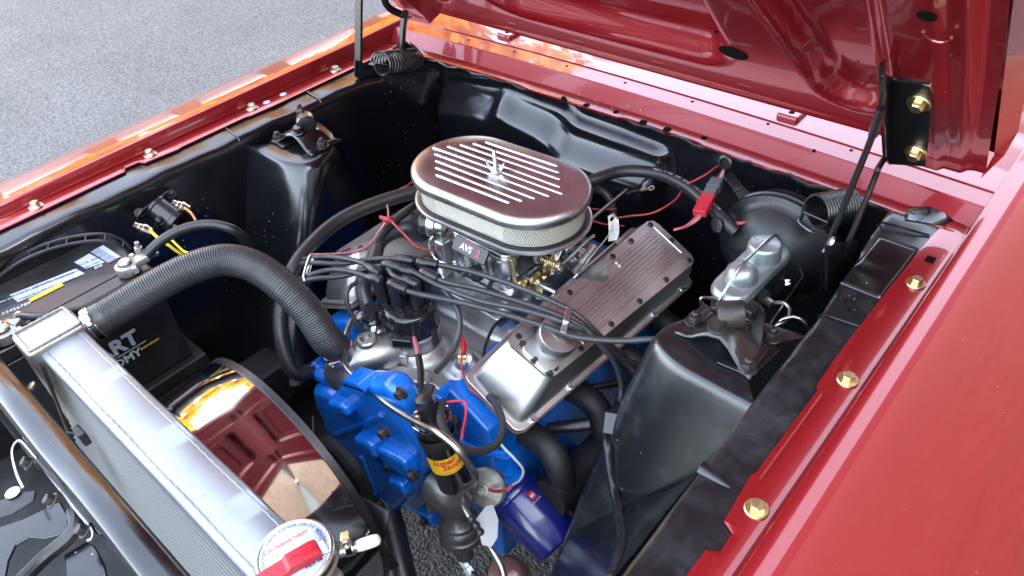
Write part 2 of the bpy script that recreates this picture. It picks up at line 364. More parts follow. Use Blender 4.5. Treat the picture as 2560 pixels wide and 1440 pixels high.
# shock towers
def tower_out(t):
    # t: 0 top .. 1 bottom, in driver's-side coordinates, going round the tongue from the apron (front) to the apron (rear)
    g = t ** 1.15
    fy = lerp(.612, .425, t); ry = lerp(.772, .84, g); ix = lerp(.407, .345, g); xa = .552
    k = t ** .65; ix = lerp(.384, .336, k)
    P = [(xa, fy), (lerp(.50, .47, k), fy + .001), (lerp(.45, .41, k), fy + .003), (lerp(.420, .372, k), fy + .010), (ix + .009, fy + .024), (ix, fy + .048), (ix + .008, fy + .080), (lerp(.412, .37, k), lerp(.722, .79, g)), (lerp(.452, .41, k), lerp(.752, .82, g)), (lerp(.51, .48, k), lerp(.766, .835, g)), (xa, ry)]
    return [(p.x, p.y) for p in spline([V((a, c, 0)) for a, c in P], 4)]
for sgn in (1, -1):
    b = B(); rows = []
    c0 = (.49, .69)
    for s_, z in ((.0, -.031), (.5, -.0305), (.90, -.031), (.96, -.0325), (1, -.037)):
        rows.append([V((sgn * lerp(c0[0], x, s_) if s_ < 1 else sgn * x, lerp(c0[1], y, s_), z)) for x, y in tower_out(0)])
    for t, z in ((.02, -.045), (.08, -.07), (.2, -.12), (.4, -.20), (.65, -.30), (1, -.46)):
        rows.append([V((sgn * x, y, z)) for x, y in tower_out(t)])
    b.loft(rows)
    if sgn > 0: keep_t = b
    tw = b.build('shock_tower', BLKD if sgn > 0 else BLK, body, smooth=45)
    for (x, y) in ((.44, .64), (.505, .635)):
        b = B(); b.lathe((sgn * x, y - .03, -.066), V((0, -.75, .35)), [(.005, 0), (.005, .0012), (.003, .0008), (0, .0008)], 14); b.build('spot_weld', BLK, tw)
# (surface lookup for things that lie on the near tower)
# splash apron ahead of the driver's tower, with its bulged lower edge
b = B(); rows = []
for k in range(17):
    y = .16 + .36 * k / 16; pull = sst(.16, .5, y)
    rows.append([V((x, y, z)) for x, z in ((.549, -.02), (.542, -.06), (lerp(.52, .50, pull), -.14), (lerp(.49, .44, pull), -.23), (lerp(.455, .37, pull), -.33), (lerp(.43, .345, pull), -.42), (lerp(.43, .35, pull), -.55))])
b.loft(rows); b.build('splash_panel', BLKD, body, smooth=60)
from mathutils.bvhtree import BVHTree
BT = BVHTree.FromPolygons([tuple(v) for v in keep_t.v] + [tuple(v) for v in b.v], list(keep_t.f) + [tuple(i + len(keep_t.v) for i in f) for f in b.f])
def on_tower(px, py, off, z=-.2):
    d = sight(px, py).normalized(); h = BT.ray_cast(CAM, d)
    return h[0] + (CAM - h[0]).normalized() * off if h[0] else Z(px, py, z)
b = B(); b.box((.36, -.2, -.50), (.44, 1.1, -.40)); b.build('frame_rail', DARK, body, bevel=.008)
b = B(); b.box((-.44, -.2, -.50), (-.36, 1.1, -.40)); b.build('frame_rail', DARK, body, bevel=.008)
b = B(); b.box((-.38, .62, -.64), (.38, .76, -.56)); b.build('crossmember', DARK, body, bevel=.01)

# firewall with two pressed ledges
def pxline(P, y): return sorted([(q.x, q.z) for q in (YY(a, c, y) for a, c in P)])
z1 = pxline([(1095, 193), (1180, 205), (1230, 214), (1258, 206), (1290, 224), (1400, 268), (1430, 300), (1540, 340), (1640, 378), (1700, 395)], 1.10)
z2 = pxline([(1095, 235), (1180, 250), (1215, 262), (1240, 243), (1275, 268), (1345, 300), (1372, 318), (1400, 356), (1500, 392), (1610, 425), (1700, 440)], 1.075)
b = B(); rows = []
for j in range(121):
    z = .0 - .66 * (j / 120) ** 1.25; row = []
    for i in range(101):
        x = -.56 + 1.12 * i / 100
        fade = sst(-.53, -.49, x) * (1 - sst(.085, .125, x))
        a = interp(z1, x); c = interp(z2, x)
        y = 1.128 - .020 * (1 - sst(a - .022, a + .006, z)) * fade - .040 * (1 - sst(c - .050, c + .012, z)) * fade
        y -= (1 - fade) * .02 * (1 - sst(-.20, -.08, z))
        row.append(V((x, y, z)))
    rows.append(row)
b.loft(rows); b.build('firewall', BLK, body, smooth=60)
# cowl: jagged flange, sloped band, shelf, second shelf, top
def cow(x):
    bend = .020 * sst(-.36, -.50, x) if x < -.36 else 0
    jag = .006 * (sst(-.24, -.20, x)) - .007 * sst(.02, .03, x) + .005 * sst(.19, .20, x) - .004 * sst(.33, .36, x)
    return [(1.088 - jag, -.006), (1.088 - jag, -.002), (1.108, 0.0), (1.1115, .002), (1.128, .026), (1.131, .0285), (1.168, .031), (1.1705, .0335), (1.205, .0345), (1.27, .035), (1.40, .038), (1.55, .042), (1.60, .046)]
b = B(); b.loft([[V((x, y + .02 * (x / .6) ** 2 * -1, z)) for y, z in cow(x)] for x in [-.652 + 1.304 * i / 90 for i in range(91)]])
CT_ = b; cw = b.build('cowl_panel', REDIN, body, smooth=28)
b = B(); b.tube([V((x, 1.089 - .02 * (x / .6) ** 2 + .003 * math.sin(x * 60), -.008 + .003 * math.sin(x * 90))) for x in [-.55 + 1.1 * i / 60 for i in range(61)]], .004, 6); b.build('sealer_bead', BLK, cw)
from mathutils.bvhtree import BVHTree
CBV = BVHTree.FromPolygons([tuple(v) for v in CT_.v], CT_.f)
for px_, py_, z, r in [(1410, 250, 0, .008), (1466, 263, 0, .007), (1540, 280, 0, .006), (1608, 306, 0, .008), (1668, 324, 0, .008), (1760, 345, .0, .006)] + [(1172, 100, .031, .003), (1286, 129, .031, .003), (1417, 165, .031, .003), (1563, 207, .031, .003), (1731, 254, .031, .003), (1920, 310, .031, .003), (2128, 376, .031, .003), (2035, 377, .012, .003)]:
    d_ = sight(px_, py_).normalized(); hit = CBV.ray_cast(CAM, d_); q = (hit[0] + V((0, 0, .0002))) if hit[0] else Z(px_, py_, z + .002)
    nn = hit[1] if hit[1] and hit[1].z > 0 else (-hit[1] if hit[1] else V((0, 0, 1))); b = B(); b.lathe(q, nn, [(r, -.0008), (r, .0003)], 16); b.build('cowl_hole', HOLE, cw)
for px_, py_ in ((1273, 85), (1980, 285)):
    q = Z(px_, py_, .036); b = B()
    b.prism(Matrix.Translation(q), rect(.040, .045, .006), -.006, .007); cl = b.build('cowl_clip_pad', REDIN, cw, bevel=.004)
    for dx, dy, r in ((.002, -.008, .0055), (-.012, .008, .0025), (.004, .010, .0025)):
        b = B(); b.lathe(q + V((dx, dy, .0068)), (0, 0, 1), [(r, 0), (r, .0006)], 14); b.build('clip_hole', HOLE, cl)
# windshield foot: chrome trim and clear glass behind the cowl
b = B(); b.tube([V((x, 1.58 - .06 * (x / .65) ** 2 + .04, .060)) for x in [-.70 + 1.4 * k / 30 for k in range(31)]], .011, 10); b.build('windshield_trim', CHR, body)
GLS = bpy.data.materials.new('clear_glass'); GLS.use_nodes = True; gp = GLS.node_tree.nodes['Principled BSDF']; gp.inputs['Transmission Weight'].default_value = 1; gp.inputs['Roughness'].default_value = .0; gp.inputs['IOR'].default_value = 1.45; gp.inputs['Base Color'].default_value = (.82, .9, .88, 1)
b = B(); b.loft([[V((x, 1.62 - .06 * (x / .65) ** 2 + t * .42, .066 + t * .42)) for x in [-.70 + 1.4 * k / 20 for k in range(21)]] for t in (0, .5, 1)]); b.build('windshield', GLS, body, smooth=60, solid=.004)
# folded corner gussets between apron and cowl, both sides
for sgn in (1, -1):
    c = [(.535, 1.115, -.002), (.600, 1.150, .010), (.628, 1.125, .004), (.618, 1.075, .0), (.56, 1.06, -.002)]
    m = V((.59, 1.11, .012)); vs = [V((sgn * x, y, z)) for x, y, z in c] + [V((sgn * m.x, m.y, m.z))]
    b = B(); b.add(vs, [(k, (k + 1) % 5, 5) for k in range(5)]); b.build('corner_gusset', BLK, body, smooth=10, solid=-.002)
# dark back of the bay: lower toe board, so that nothing shows through
b = B(); b.box((-.56, 1.10, -.80), (.56, 1.13, -.62)); b.build('toe_board', DARK, body)

# front: radiator support bar, latch braces, valance
b = B(); rows = []
for k in range(25):
    x = -.58 + 1.10 * k / 24; wv = .0025 * math.sin(x * 23) + .0015 * math.sin(x * 61)
    rows.append([V((x, y, z)) for y, z in ((.046, -.06), (.046, -.012), (.044, -.004 + wv), (.040, -.001 + wv), (.026, .002 + wv), (.014, -.001 + wv), (.009, -.006), (.007, -.02), (.007, -.05), (.012, -.055))])
b.loft(rows); cs = b.build('core_support', BLK, body, smooth=60)
# ------------------------------------------------------------------ hood, propped open
TH = math.radians(46)
HO = V((0, 1.13, .085)); HE = V((0, -math.cos(TH), math.sin(TH))); HN = V((0, -math.sin(TH), -math.cos(TH)))
def Hd(x, v, w): return HO + V((x, 0, 0)) + HE * v + HN * w
def HP(px, py, w=0):
    d = sight(px, py); q = HO + HN * w; t = (q - CAM).dot(HN) / d.dot(HN); r = CAM + d * t
    return V((r.x, (r - q).dot(HE), w))
hood = thing('hood', 'open dark red hood showing its pressed inner panel, tilted over the firewall', 'hood', Hd(0, 0, 0))
def rr_sd(x, v, x0, x1, v0, v1, r):      # signed distance to a rounded rectangle
    cx, cv = (x0 + x1) / 2, (v0 + v1) / 2; qx = abs(x - cx) - (x1 - x0) / 2 + r; qv = abs(v - cv) - (v1 - v0) / 2 + r
    return math.hypot(max(qx, 0), max(qv, 0)) + min(max(qx, qv), 0) - r
def hood_w(x, v):
    w = .004 * sst(.03, .0, v)
    ax = abs(x)
    d = rr_sd(x, v, -.270, .270, .098, .92, .085); w -= .042 * sst(.003, -.046, d)
    d = rr_sd(x, v, -.200, .200, .225, .80, .07); w -= .012 * sst(.0, -.010, d)
    sl = .335 + .05 * sst(.45, .1, v); d = rr_sd(ax, v, sl, .503, .068, 1.02, .06); w -= .034 * sst(.002, -.030, d)
    wr = interp([(0, .028), (.05, .028), (.30, .014), (1.2, .012)], v)
    w += wr * sst(.505, .515, ax) - .006 * sst(.570, .576, ax) - .009 * sst(.602, .610, ax)
    return w
b = B(); NX, NV = 169, 121
def vedge(x): return .012 * sst(-.1, -.6, x) * 0 - .0 * abs(x)
rows = []
for j in range(NV):
    row = []
    for i in range(NX):
        x = -.63 + 1.26 * i / (NX - 1); v0 = vedge(x); v = v0 + (1.13 - v0) * (j / (NV - 1)) ** 1.15; row.append(Hd(x, v, hood_w(x, v)))
    rows.append(row)
b.loft(rows); inner = b.build('inner_panel', REDIN, hood, smooth=50)
b = B(); rows = []
for j in range(25):
    v = -.012 + 1.16 * j / 24; row = []
    for i in range(41):
        x = -.642 + 1.284 * i / 40; row.append(Hd(x, v, -.058 - .012 * (1 - (x / .64) ** 2)))
    row = [Hd(-.630, v + .02, -.01)] + row + [Hd(.630, v + .02, -.01)]
    rows.append(row)
rows = [[p + HN * .045 + HE * .02 for p in rows[0]]] + rows
b.loft(rows); b.build('outer_skin', RED, hood, smooth=50)
for px_, py_, w, rx, rv in ((1832, 135, .002, .024, .020), (1766, 137, .002, .006, .005), (2308, 58, .022, .010, .010)):
    q = HP(px_, py_, w); b = B(); b.prism(mat4(Hd(q.x, q.y, hood_w(q.x, q.y) + .0006), V((1, 0, 0)), HE, -HN), [(rx * math.cos(t), rv * math.sin(t)) for t in [2 * math.pi * k / 24 for k in range(24)]], -.0006, .0006); b.build('panel_hole', HOLE, inner)
q = HP(2325, 122, .03); b = B(); b.tube([Hd(q.x + .014 * math.cos(t), q.y + .016 * math.sin(t), hood_w(q.x, q.y) + .001) for t in [math.pi + math.pi * k / 12 for k in range(13)]], .0018, 6); b.build('punch_mark', REDIN, inner)
for xa in (-.27, -.1, .08, .25):
    b = B(); b.obox(mat4(Hd(xa, .03, .0045), V((1, 0, 0)), HE, HN), (-.012, -.003, 0), (.012, .003, .0012)); b.build('edge_tack', REDIN, inner)

# ------------------------------------------------------------------ hood hinges (arms, coil spring, bracket bolted to the hood)
def coil(b, A, Bp, r, wr, turns, n=20):
    A, Bp = V(A), V(Bp); x, y, a = frame(Bp - A); L = (Bp - A).length; P = []
    for k in range(int(turns * n) + 1):
        t = 2 * math.pi * k / n; P.append(A + a * (L * k / (turns * n)) + (x * math.cos(t) + y * math.sin(t)) * r)
    b.tube(P, wr, 6)
    return P
# driver's side
BRN = V((0, -.87, -.49)).normalized()
def brk(px, py, off=0):
    o = V((.53, 1.000, .15)) + BRN * off; d = sight(px, py); t = (o - CAM).dot(BRN) / d.dot(BRN); return CAM + d * t
b = B(); pts = [(2208, 262), (2222, 195), (2325, 208), (2328, 300), (2312, 418), (2222, 412), (2208, 395)]
P0 = [brk(*p) for p in pts]; b.loft([P0, [p + BRN * -.004 for p in P0]], closed=True, caps=True); hg = b.build('hood_hinge', BLKH, hood, bevel=.002); hg['label'] = 'black hood hinge with coil spring above the brake booster'
b = B(); P0 = [brk(2222, 195), brk(2212, 170, .012), brk(2216, 148, .020), brk(2204, 160, .034), brk(2200, 188, .034), brk(2206, 260, .03), brk(2209, 392, .02), brk(2222, 412)]
P1 = [brk(2218, 200, .004), brk(2206, 190, .02), brk(2205, 260, .014), brk(2209, 392, .006)]
b.loft([[brk(2222, 196), brk(2222, 300), brk(2222, 412)], [brk(2208, 186, .030), brk(2206, 290, .030), brk(2208, 396, .026)], [brk(2204, 162, .032), brk(2200, 288, .034), brk(2206, 385, .030)], [brk(2216, 148, .008), brk(2214, 230, .006), brk(2216, 300, .006)]]); b.build('bracket_flange', BLKH, hg, solid=.003)
b = B(); b.tube([brk(2206, 186, .031), brk(2216, 192, .022), brk(2228, 197, .004), brk(2280, 203, .002), brk(2324, 208, .002)], .0026, 6); b.build('bracket_lip', BLKH, hg)
for p in ((2298, 256), (2290, 380)):
    b = B(); b.hexbolt(brk(*p), BRN, .0085, .008, .0150, .004); b.lathe(brk(*p) + BRN * .0122, BRN, [(.0055, 0), (0, .0004)], 14); b.build('bolt', GOLD, hg)
def arm(b, P, w, t):
    for a, c in zip(P, P[1:]): b.bar(a, c, w, t, up=(1, .3, 0))
A1 = [brk(2204, 270, .034), XX(2183, 335, .515), XX(2075, 600, .50), XX(2060, 640, .498), XX(2058, 725, .498)]
b = B(); b.tube(spline(A1, 5), .0045, 8); b.tube([A1[0], A1[1].lerp(A1[0], -.05)], .0062, 8); b.build('arm', BLKH, hg)
A2 = [brk(2214, 392, .012), XX(2196, 420, .53), XX(2185, 450, .53), XX(2130, 585, .525), XX(2105, 640, .52)]
b = B(); b.tube(spline(A2, 5), .0042, 8); b.build('arm', BLKH, hg)
c0 = Z(2040, 530, .0); c1 = Z(2128, 512, -.006)
b = B(); coil(b, c0, c1, .0265, .0022, 13); b.build('spring', BLKH, hg)
b = B(); b.tube(spline([c0 + V((-.024, .01, .0)), Z(2005, 540, -.02), Z(1998, 555, -.03), Z(2030, 580, -.03), Z(2070, 590, -.01)], 6), .0030, 8); b.tube([Z(2008, 530, .005), Z(2068, 556, -.002), Z(2072, 580, -.02)], .0022, 6); b.build('spring_end', BLKH, hg)
b = B(); P0 = [XX(2062, 612, .515), XX(2140, 600, .515), XX(2110, 700, .515), XX(2062, 725, .515)]; b.loft([P0, [p + V((.004, 0, 0)) for p in P0]], closed=True, caps=True); b.build('body_plate', BLKH, hg)
b = B(); b.lathe(XX(2080, 608, .513), (-1, -.3, .3), [(.009, 0), (.009, .004), (.004, .006), (0, .006)], 14); b.build('pivot_pin', ZINC, hg)
# passenger side
b = B(); P0 = [XX(888, 150, -.555), XX(935, 165, -.555), XX(1010, 130, -.555), XX(1010, 100, -.555), XX(1048, 130, -.555), XX(1050, 160, -.555), XX(990, 235, -.555), XX(975, 300, -.555), XX(945, 270, -.555), XX(905, 205, -.555), XX(888, 190, -.555)]
b.loft([P0, [p + V((-.004, 0, 0)) for p in P0]], closed=True, caps=True); hg = b.build('hood_hinge', BLKH, hood); hg['label'] = 'black hood hinge with coil spring beside the far fender'
b = B(); b.bar(XX(896, 190, -.56), XX(898, -120, -.56), .006, .019, up=(1, 0, 0)); b.build('arm', BLKH, hg)
b = B(); b.tube(spline([XX(948, -80, -.55), XX(965, 10, -.55), XX(1012, 40, -.545)], 4), .008, 8); b.tube(spline([XX(1012, 36, -.545), XX(1006, 90, -.545), XX(1004, 150, -.545)], 4), .0075, 8); b.build('arm', BLKH, hg)
c0 = XX(950, 160, -.52); c1 = XX(1040, 150, -.54)
b = B(); coil(b, c0, c1, .0255, .0022, 13); b.build('spring', BLKH, hg)
b = B(); b.tube([XX(935, 160, -.51), XX(970, 163, -.52)], .002, 6); b.tube(spline([c1 + V((0, 0, -.02)), XX(1060, 155, -.54), XX(1075, 150, -.54)], 4), .0022, 6); b.build('spring_end', BLKH, hg)
b = B(); b.hexbolt(XX(1012, 36, -.536), (1, -.3, .2), .006, .006, .009, .002); b.build('bolt', BLKH, hg)
b = B(); b.tube(spline([XX(965, 250, -.545), XX(972, 235, -.545), XX(978, 205, -.545)], 4), .003, 6); b.build('link_rod', ZINC, hg)

# ------------------------------------------------------------------ shock absorber mounts
def shock_mount(sgn, label):
    c = V((sgn * .468, .692, -.0305)); t = thing('shock_mount', label, 'shock mount', c, 'shock mounts on the towers')
    def L(x, y, z): return V((c.x + sgn * x, c.y + y, c.z + z))
    # arched strap: profile along x, extruded along y, pinched over the feet
    prof = [(-.062, 0), (-.046, .001), (-.036, .006), (-.026, .018), (-.016, .028), (.0, .031), (.014, .028), (.024, .016), (.036, .006), (.048, .001), (.058, 0)]
    rows = []
    for x, z in prof:
        w0 = .022 + .016 * abs(x) / .06; sk = -.15 * x
        rows.append([L(x, sk + w0 * u, z * (1 - .35 * abs(u) ** 2)) for u in (-1, -.8, -.4, 0, .4, .8, 1)])
    b = B(); b.loft(rows); b.build('bracket', BLKH if sgn > 0 else BLK, t, smooth=60, solid=.004)
    b = B(); b.prism(Matrix.Translation(L(.03, -.004, .0006)), [(sgn * x, y) for x, y in ((-.02, -.040), (.028, -.036), (.034, .030), (.01, .036), (-.02, .03))], 0, .004); b.build('foot_plate', BLKH, t, bevel=.0015)
    for x, y in ((-.052, .006), (.046, -.030), (.044, .040)):
        b = B(); b.hexbolt(L(x, y, .003), (0, 0, 1), .0095, .010, .013, .002); b.lathe(L(x, y, .012), (0, 0, 1), [(.0055, 0), (.0055, .008), (.004, .0095)], 12); b.build('nut', CAST, t)
    ax = V((sgn * .80, .5, .12)) if sgn > 0 else V((sgn * -.8, -.55, .05))
    e = L(-.004, .012, .038)
    b = B(); b.lathe(e - ax.normalized() * .019, ax, [(.010, 0), (.018, .002), (.0195, .005), (.0195, .033), (.018, .036), (.010, .038)], 24); b.build('bushing_eye', CAST if sgn > 0 else BLKH, t)
    b = B(); b.hexbolt(L(-.010, -.010, .030), V((0, -.25, 1)), .0105, .010, .0135, .003); b.build('bolt', CAST if sgn > 0 else BLKH, t)
    b = B(); b.hexbolt(L(.016, .018, .044), V((sgn * .2, 0, 1)), .0085, .010, .011, .003); b.build('bolt', BLKH, t)
    b = B(); pts = spline([L(.012, .020, .062), L(.026, .024, .052), L(.030, .022, .03), L(.034, .014, .006)], 5)
    for a, d in zip(pts, pts[1:]): b.bar(a, d, .016, .004, up=(0, 1, 0))
    b.build('side_strap', BLKH, t)
    return t
shock_mount(1, 'black shock mount bracket bolted on the near shock tower by the brake master cylinder')
shock_mount(-1, 'black shock mount bracket bolted on the far shock tower, beside the far fender')
# ------------------------------------------------------------------ engine
eng = thing('engine', 'bright blue V8 engine block with cast aluminium intake manifold', 'engine', (0, .65, -.62))
# block and front face
b = B(); out = [(-.20, -.60), (.20, -.60), (.20, -.44), (.215, -.34), (.195, -.245), (.10, -.225), (-.10, -.225), (-.205, -.245), (-.245, -.34), (-.20, -.44)]
b.prism(mat4(V((0, .485, 0)), V((1, 0, 0)), V((0, 0, 1)), V((0, 1, 0))), out, 0, .50); b.build('block', BLUE, eng, bevel=.008, seg=3)
b = B()
for z in (-.30, -.37, -.45): b.tube([V((.12, .483, z)), V((.19, .483, z + .02)), V((.24, .486, z + .05))], .007, 8)
b.build('block_rib', BLUE, eng)
# timing cover and water pump
b = B(); out = [(-.195, -.33), (-.185, -.275), (-.13, -.255), (-.06, -.25), (.02, -.245), (.085, -.26), (.135, -.30), (.15, -.38), (.12, -.47), (.07, -.545), (.0, -.575), (-.07, -.56), (-.135, -.50), (-.18, -.42)]
MF = lambda y: mat4(V((0, y, 0)), V((1, 0, 0)), V((0, 0, 1)), V((0, -1, 0)))
b.prism(MF(.486), out, 0, .055); tcv = b.build('timing_cover', BLUE, eng, bevel=.014, seg=3)
b = B(); out = [(-.165, -.33), (-.155, -.285), (-.10, -.265), (-.03, -.275), (.05, -.29), (.085, -.33), (.08, -.40), (.04, -.455), (-.03, -.47), (-.10, -.45), (-.15, -.40)]
b.prism(MF(.433), out, 0, .040); wp = b.build('water_pump', BLUE, eng, bevel=.016, seg=4)
def rod(name, P, r, mat, parent, n=12): b_ = B(); b_.tube(P, r, n); return b_.build(name, mat, parent)
for x, z, w, h, d in ((.105, -.455, .040, .030, .022), (.09, -.335, .035, .03, .02), (-.09, -.53, .04, .03, .02)):
    b = B(); b.prism(mat4(V((x, .432 if z > -.47 else .44, z)), V((.94, 0, .34)), V((-.34, 0, .94)), V((0, -1, 0))), rect(w, h, .008), 0, d + .012); b.build('casting_boss', BLUE, tcv, bevel=.006, seg=2)
for x, z, y in ((.106, -.456, .40), (.135, -.37, .424), (-.165, -.37, .425), (.10, -.29, .425)):
    b = B(); b.hexbolt((x, y, z), (0, -1, 0), .0075, .008, .011, .002); b.build('bolt', BLUE if random.random() < .6 else CAST, tcv)
b = B(); b.lathe((-.125, .395, -.36), (0, -1, .2), [(.006, 0), (.006, .0015)], 14); b.build('threaded_hole', HOLE, tcv)
b = B(); b.tube(spline([(-.10, .44, -.245), (-.02, .425, -.237), (.06, .43, -.25), (.115, .44, -.285)], 6), .011, 10); b.tube(spline([(-.16, .43, -.30), (-.15, .42, -.27), (-.12, .42, -.262)], 6), .014, 10); b.build('cover_rib', BLUE, tcv)
b = B(); b.lathe((-.15, .43, -.285), (-.55, -.1, .55), [(.017, 0), (.017, .03), (.019, .032), (.019, .036), (.016, .037)], 20); b.build('hose_nipple', BLUE, wp)
b = B(); pc = [YY(a_, c_, .392) for a_, c_ in ((812, 1003), (850, 968), (905, 952), (965, 958), (1000, 1000), (1028, 1060), (1062, 1118), (1068, 1175), (1042, 1238), (985, 1288), (940, 1285), (915, 1245), (880, 1180), (835, 1118), (806, 1060))]
b.prism(MF(.432), [(q.x, q.z) for q in pc], 0, .044); b.build('pump_cover', BLUE, wp, bevel=.016, seg=4)
for px_, py_, w, h, d, rz in ((868, 1004, .060, .026, .016, .45), (938, 1098, .058, .034, .018, .40), (1008, 1138, .078, .042, .016, .33), (1012, 1200, .045, .030, .014, .4), (960, 1262, .075, .026, .010, .35), (900, 955, .06, .02, .008, .4)):
    q = YY(px_, py_, .392); ca, sn = math.cos(rz), math.sin(rz); b = B()
    b.prism(mat4(V((q.x, .394, q.z)), V((ca, 0, sn)), V((-sn, 0, ca)), V((.06, -1, .05)).normalized()), rect(w, h, .011), -.02, d + .009); b.build('casting_boss', BLUE, tcv, bevel=.008, seg=3)
for px_, py_, y in ((958, 1083, .366), (973, 1168, .384), (1030, 1190, .371), (950, 1262, .375), (1000, 985, .392)):
    q = YY(px_, py_, y - .004); b = B(); b.hexbolt((q.x, y, q.z), (.06, -1, .05), .0078, .009, .011, .002); b.build('bolt', CAST, tcv)
for P_ in ([(840, 1085), (900, 1062), (955, 1035)], [(905, 1140), (930, 1200), (945, 1250)]):
    b = B(); b.tube(spline([YY(a_, c_, .389) for a_, c_ in P_], 5), .006, 8); b.build('casting_rib', BLUE, tcv)
# heads
for sgn in (1, -1):
    b = B(); c = [(.125, -.175), (.206, -.218), (.212, -.262), (.205, -.34), (.17, -.33), (.10, -.235)]
    b.prism(mat4(V((0, .482, 0)), V((1, 0, 0)), V((0, 0, 1)), V((0, 1, 0))), [(sgn * x, z) for x, z in c], 0, .49); b.build('cylinder_head', BLUE, eng, bevel=.006)
# exhaust manifold hints beyond the driver's head
for y in (.56, .68, .80, .92):
    b = B(); b.tube(spline([(.20, y, -.285), (.262, y - .005, -.285), (.292, y - .01, -.32), (.295, y - .01, -.38)], 5), .023, 12); b.build('exhaust_runner', DARK, eng)
b = B(); b.tube(spline([(.29, .52, -.36), (.295, .62, -.37), (.295, .85, -.37), (.285, .97, -.42), (.27, 1.0, -.55)], 5), .034, 16); b.build('exhaust_log', DARK, eng)
# intake manifold: valley casting with runners and plenum
b = B(); rows = []
for j in range(81):
    y = .488 + .48 * j / 80; row = []
    for i in range(57):
        x = -.150 + .300 * i / 56; ax = abs(x)
        z = -.232 + .012 * sst(.15, .02, ax)
        d = rr_sd(x, y, -.092, .088, .655, .885, .03); z += .050 * sst(.016, -.006, d)
        run = max(0, math.cos((y - .575) * 2 * math.pi / .098)) ** .6 if .53 < y < .93 else 0
        z += .024 * run * sst(.06, .08, ax) * (1 - sst(.12, .15, ax))
        d = math.hypot(x + .022, y - .545); z += .020 * sst(.062, .040, d)
        d = math.hypot(x - .075, y - .560); z += .014 * sst(.03, .018, d)
        if y < .50: z -= .02 * sst(.50, .488, y)
        row.append(V((x, y, z)))
    rows.append(row)
b.loft(rows); im = b.build('intake_manifold', CASTA, eng, smooth=60)
for sgn in (1, -1):
    b = B(); b.obox(mat4(V((sgn * .142, .73, -.228)), V((0, 1, 0)), V((-sgn * .8, 0, .6)), V((sgn * .6, 0, .8))), (-.245, -.022, -.012), (.245, .016, .004)); b.build('manifold_flange', CASTA, im, bevel=.004)
    for y in (.515, .60, .72, .86):
        b = B(); b.hexbolt((sgn * .138, y, -.224), (sgn * .6, 0, .8), .008, .009, .012, .002); b.build('bolt', CAST, im)
b = B(); b.box((-.14, .476, -.262), (.14, .487, -.232)); b.build('valley_gasket', DARK, im)
b = B(); b.prism(Matrix.Translation((0.005, .668, -.168)), rect(.17, .055, .01), -.02, .0); b.build('carb_pad', CASTA, im, bevel=.004)
text('cast_lettering', 'Performer', .022, mat4(V((.01, .668, -.1675)), V((1, .05, 0)), V((-.05, 1, 0)), V((0, 0, 1))), CASTA, im, ext=.0012)
text('cast_lettering', '2121', .016, mat4(V((-.055, .645, -.1675)), V((1, .05, 0)), V((-.05, 1, 0)), V((0, 0, 1))), CASTA, im, ext=.0012)
# thermostat housing
th_o = V((-.073, .432, -.205))
b = B(); b.lathe(th_o, V((-.05, -.12, 1)), [(.040, -.025), (.040, -.005), (.036, .002), (.030, .012), (.026, .022), (.026, .045)], 32); th = b.build('thermostat_housing', CASTA, eng, smooth=40)
b = B(); b.tube(spline([(-.07, .44, -.205), (-.045, .475, -.20), (-.035, .51, -.205)], 5), .034, 16); b.build('water_outlet', CASTA, th)
b = B(); b.lathe((-.052, .470, -.19), (0, 0, 1), [(.018, 0), (.018, .028), (.0155, .030), (.010, .030), (.009, .024), (0, .024)], 24); b.build('sender_boss', CASTA, th)
b = B(); b.lathe((-.075, .505, -.205), (0, 0, 1), [(.020, 0), (.020, .03), (.015, .034), (.010, .034), (.010, .05), (.0, .05)], 20); b.build('heater_nipple', CASTA, th)

# temperature sender with red sleeved wire
snd = thing('temperature_sender', 'small brass temperature sender screwed into the intake manifold beside the coil wire', 'sensor', (.080, .560, -.21))
b = B(); b.lathe((.080, .560, -.212), (0, 0, 1), [(.016, 0), (.015, .01), (.012, .014)], 18); b.build('base', CASTA, snd)
b = B(); b.lathe((.080, .560, -.198), (0, 0, 1), [(.009, 0), (.009, .008), (.006, .010), (.006, .016), (.004, .018), (.004, .026), (0, .026)], 6); b.build('brass_body', GOLD, snd)

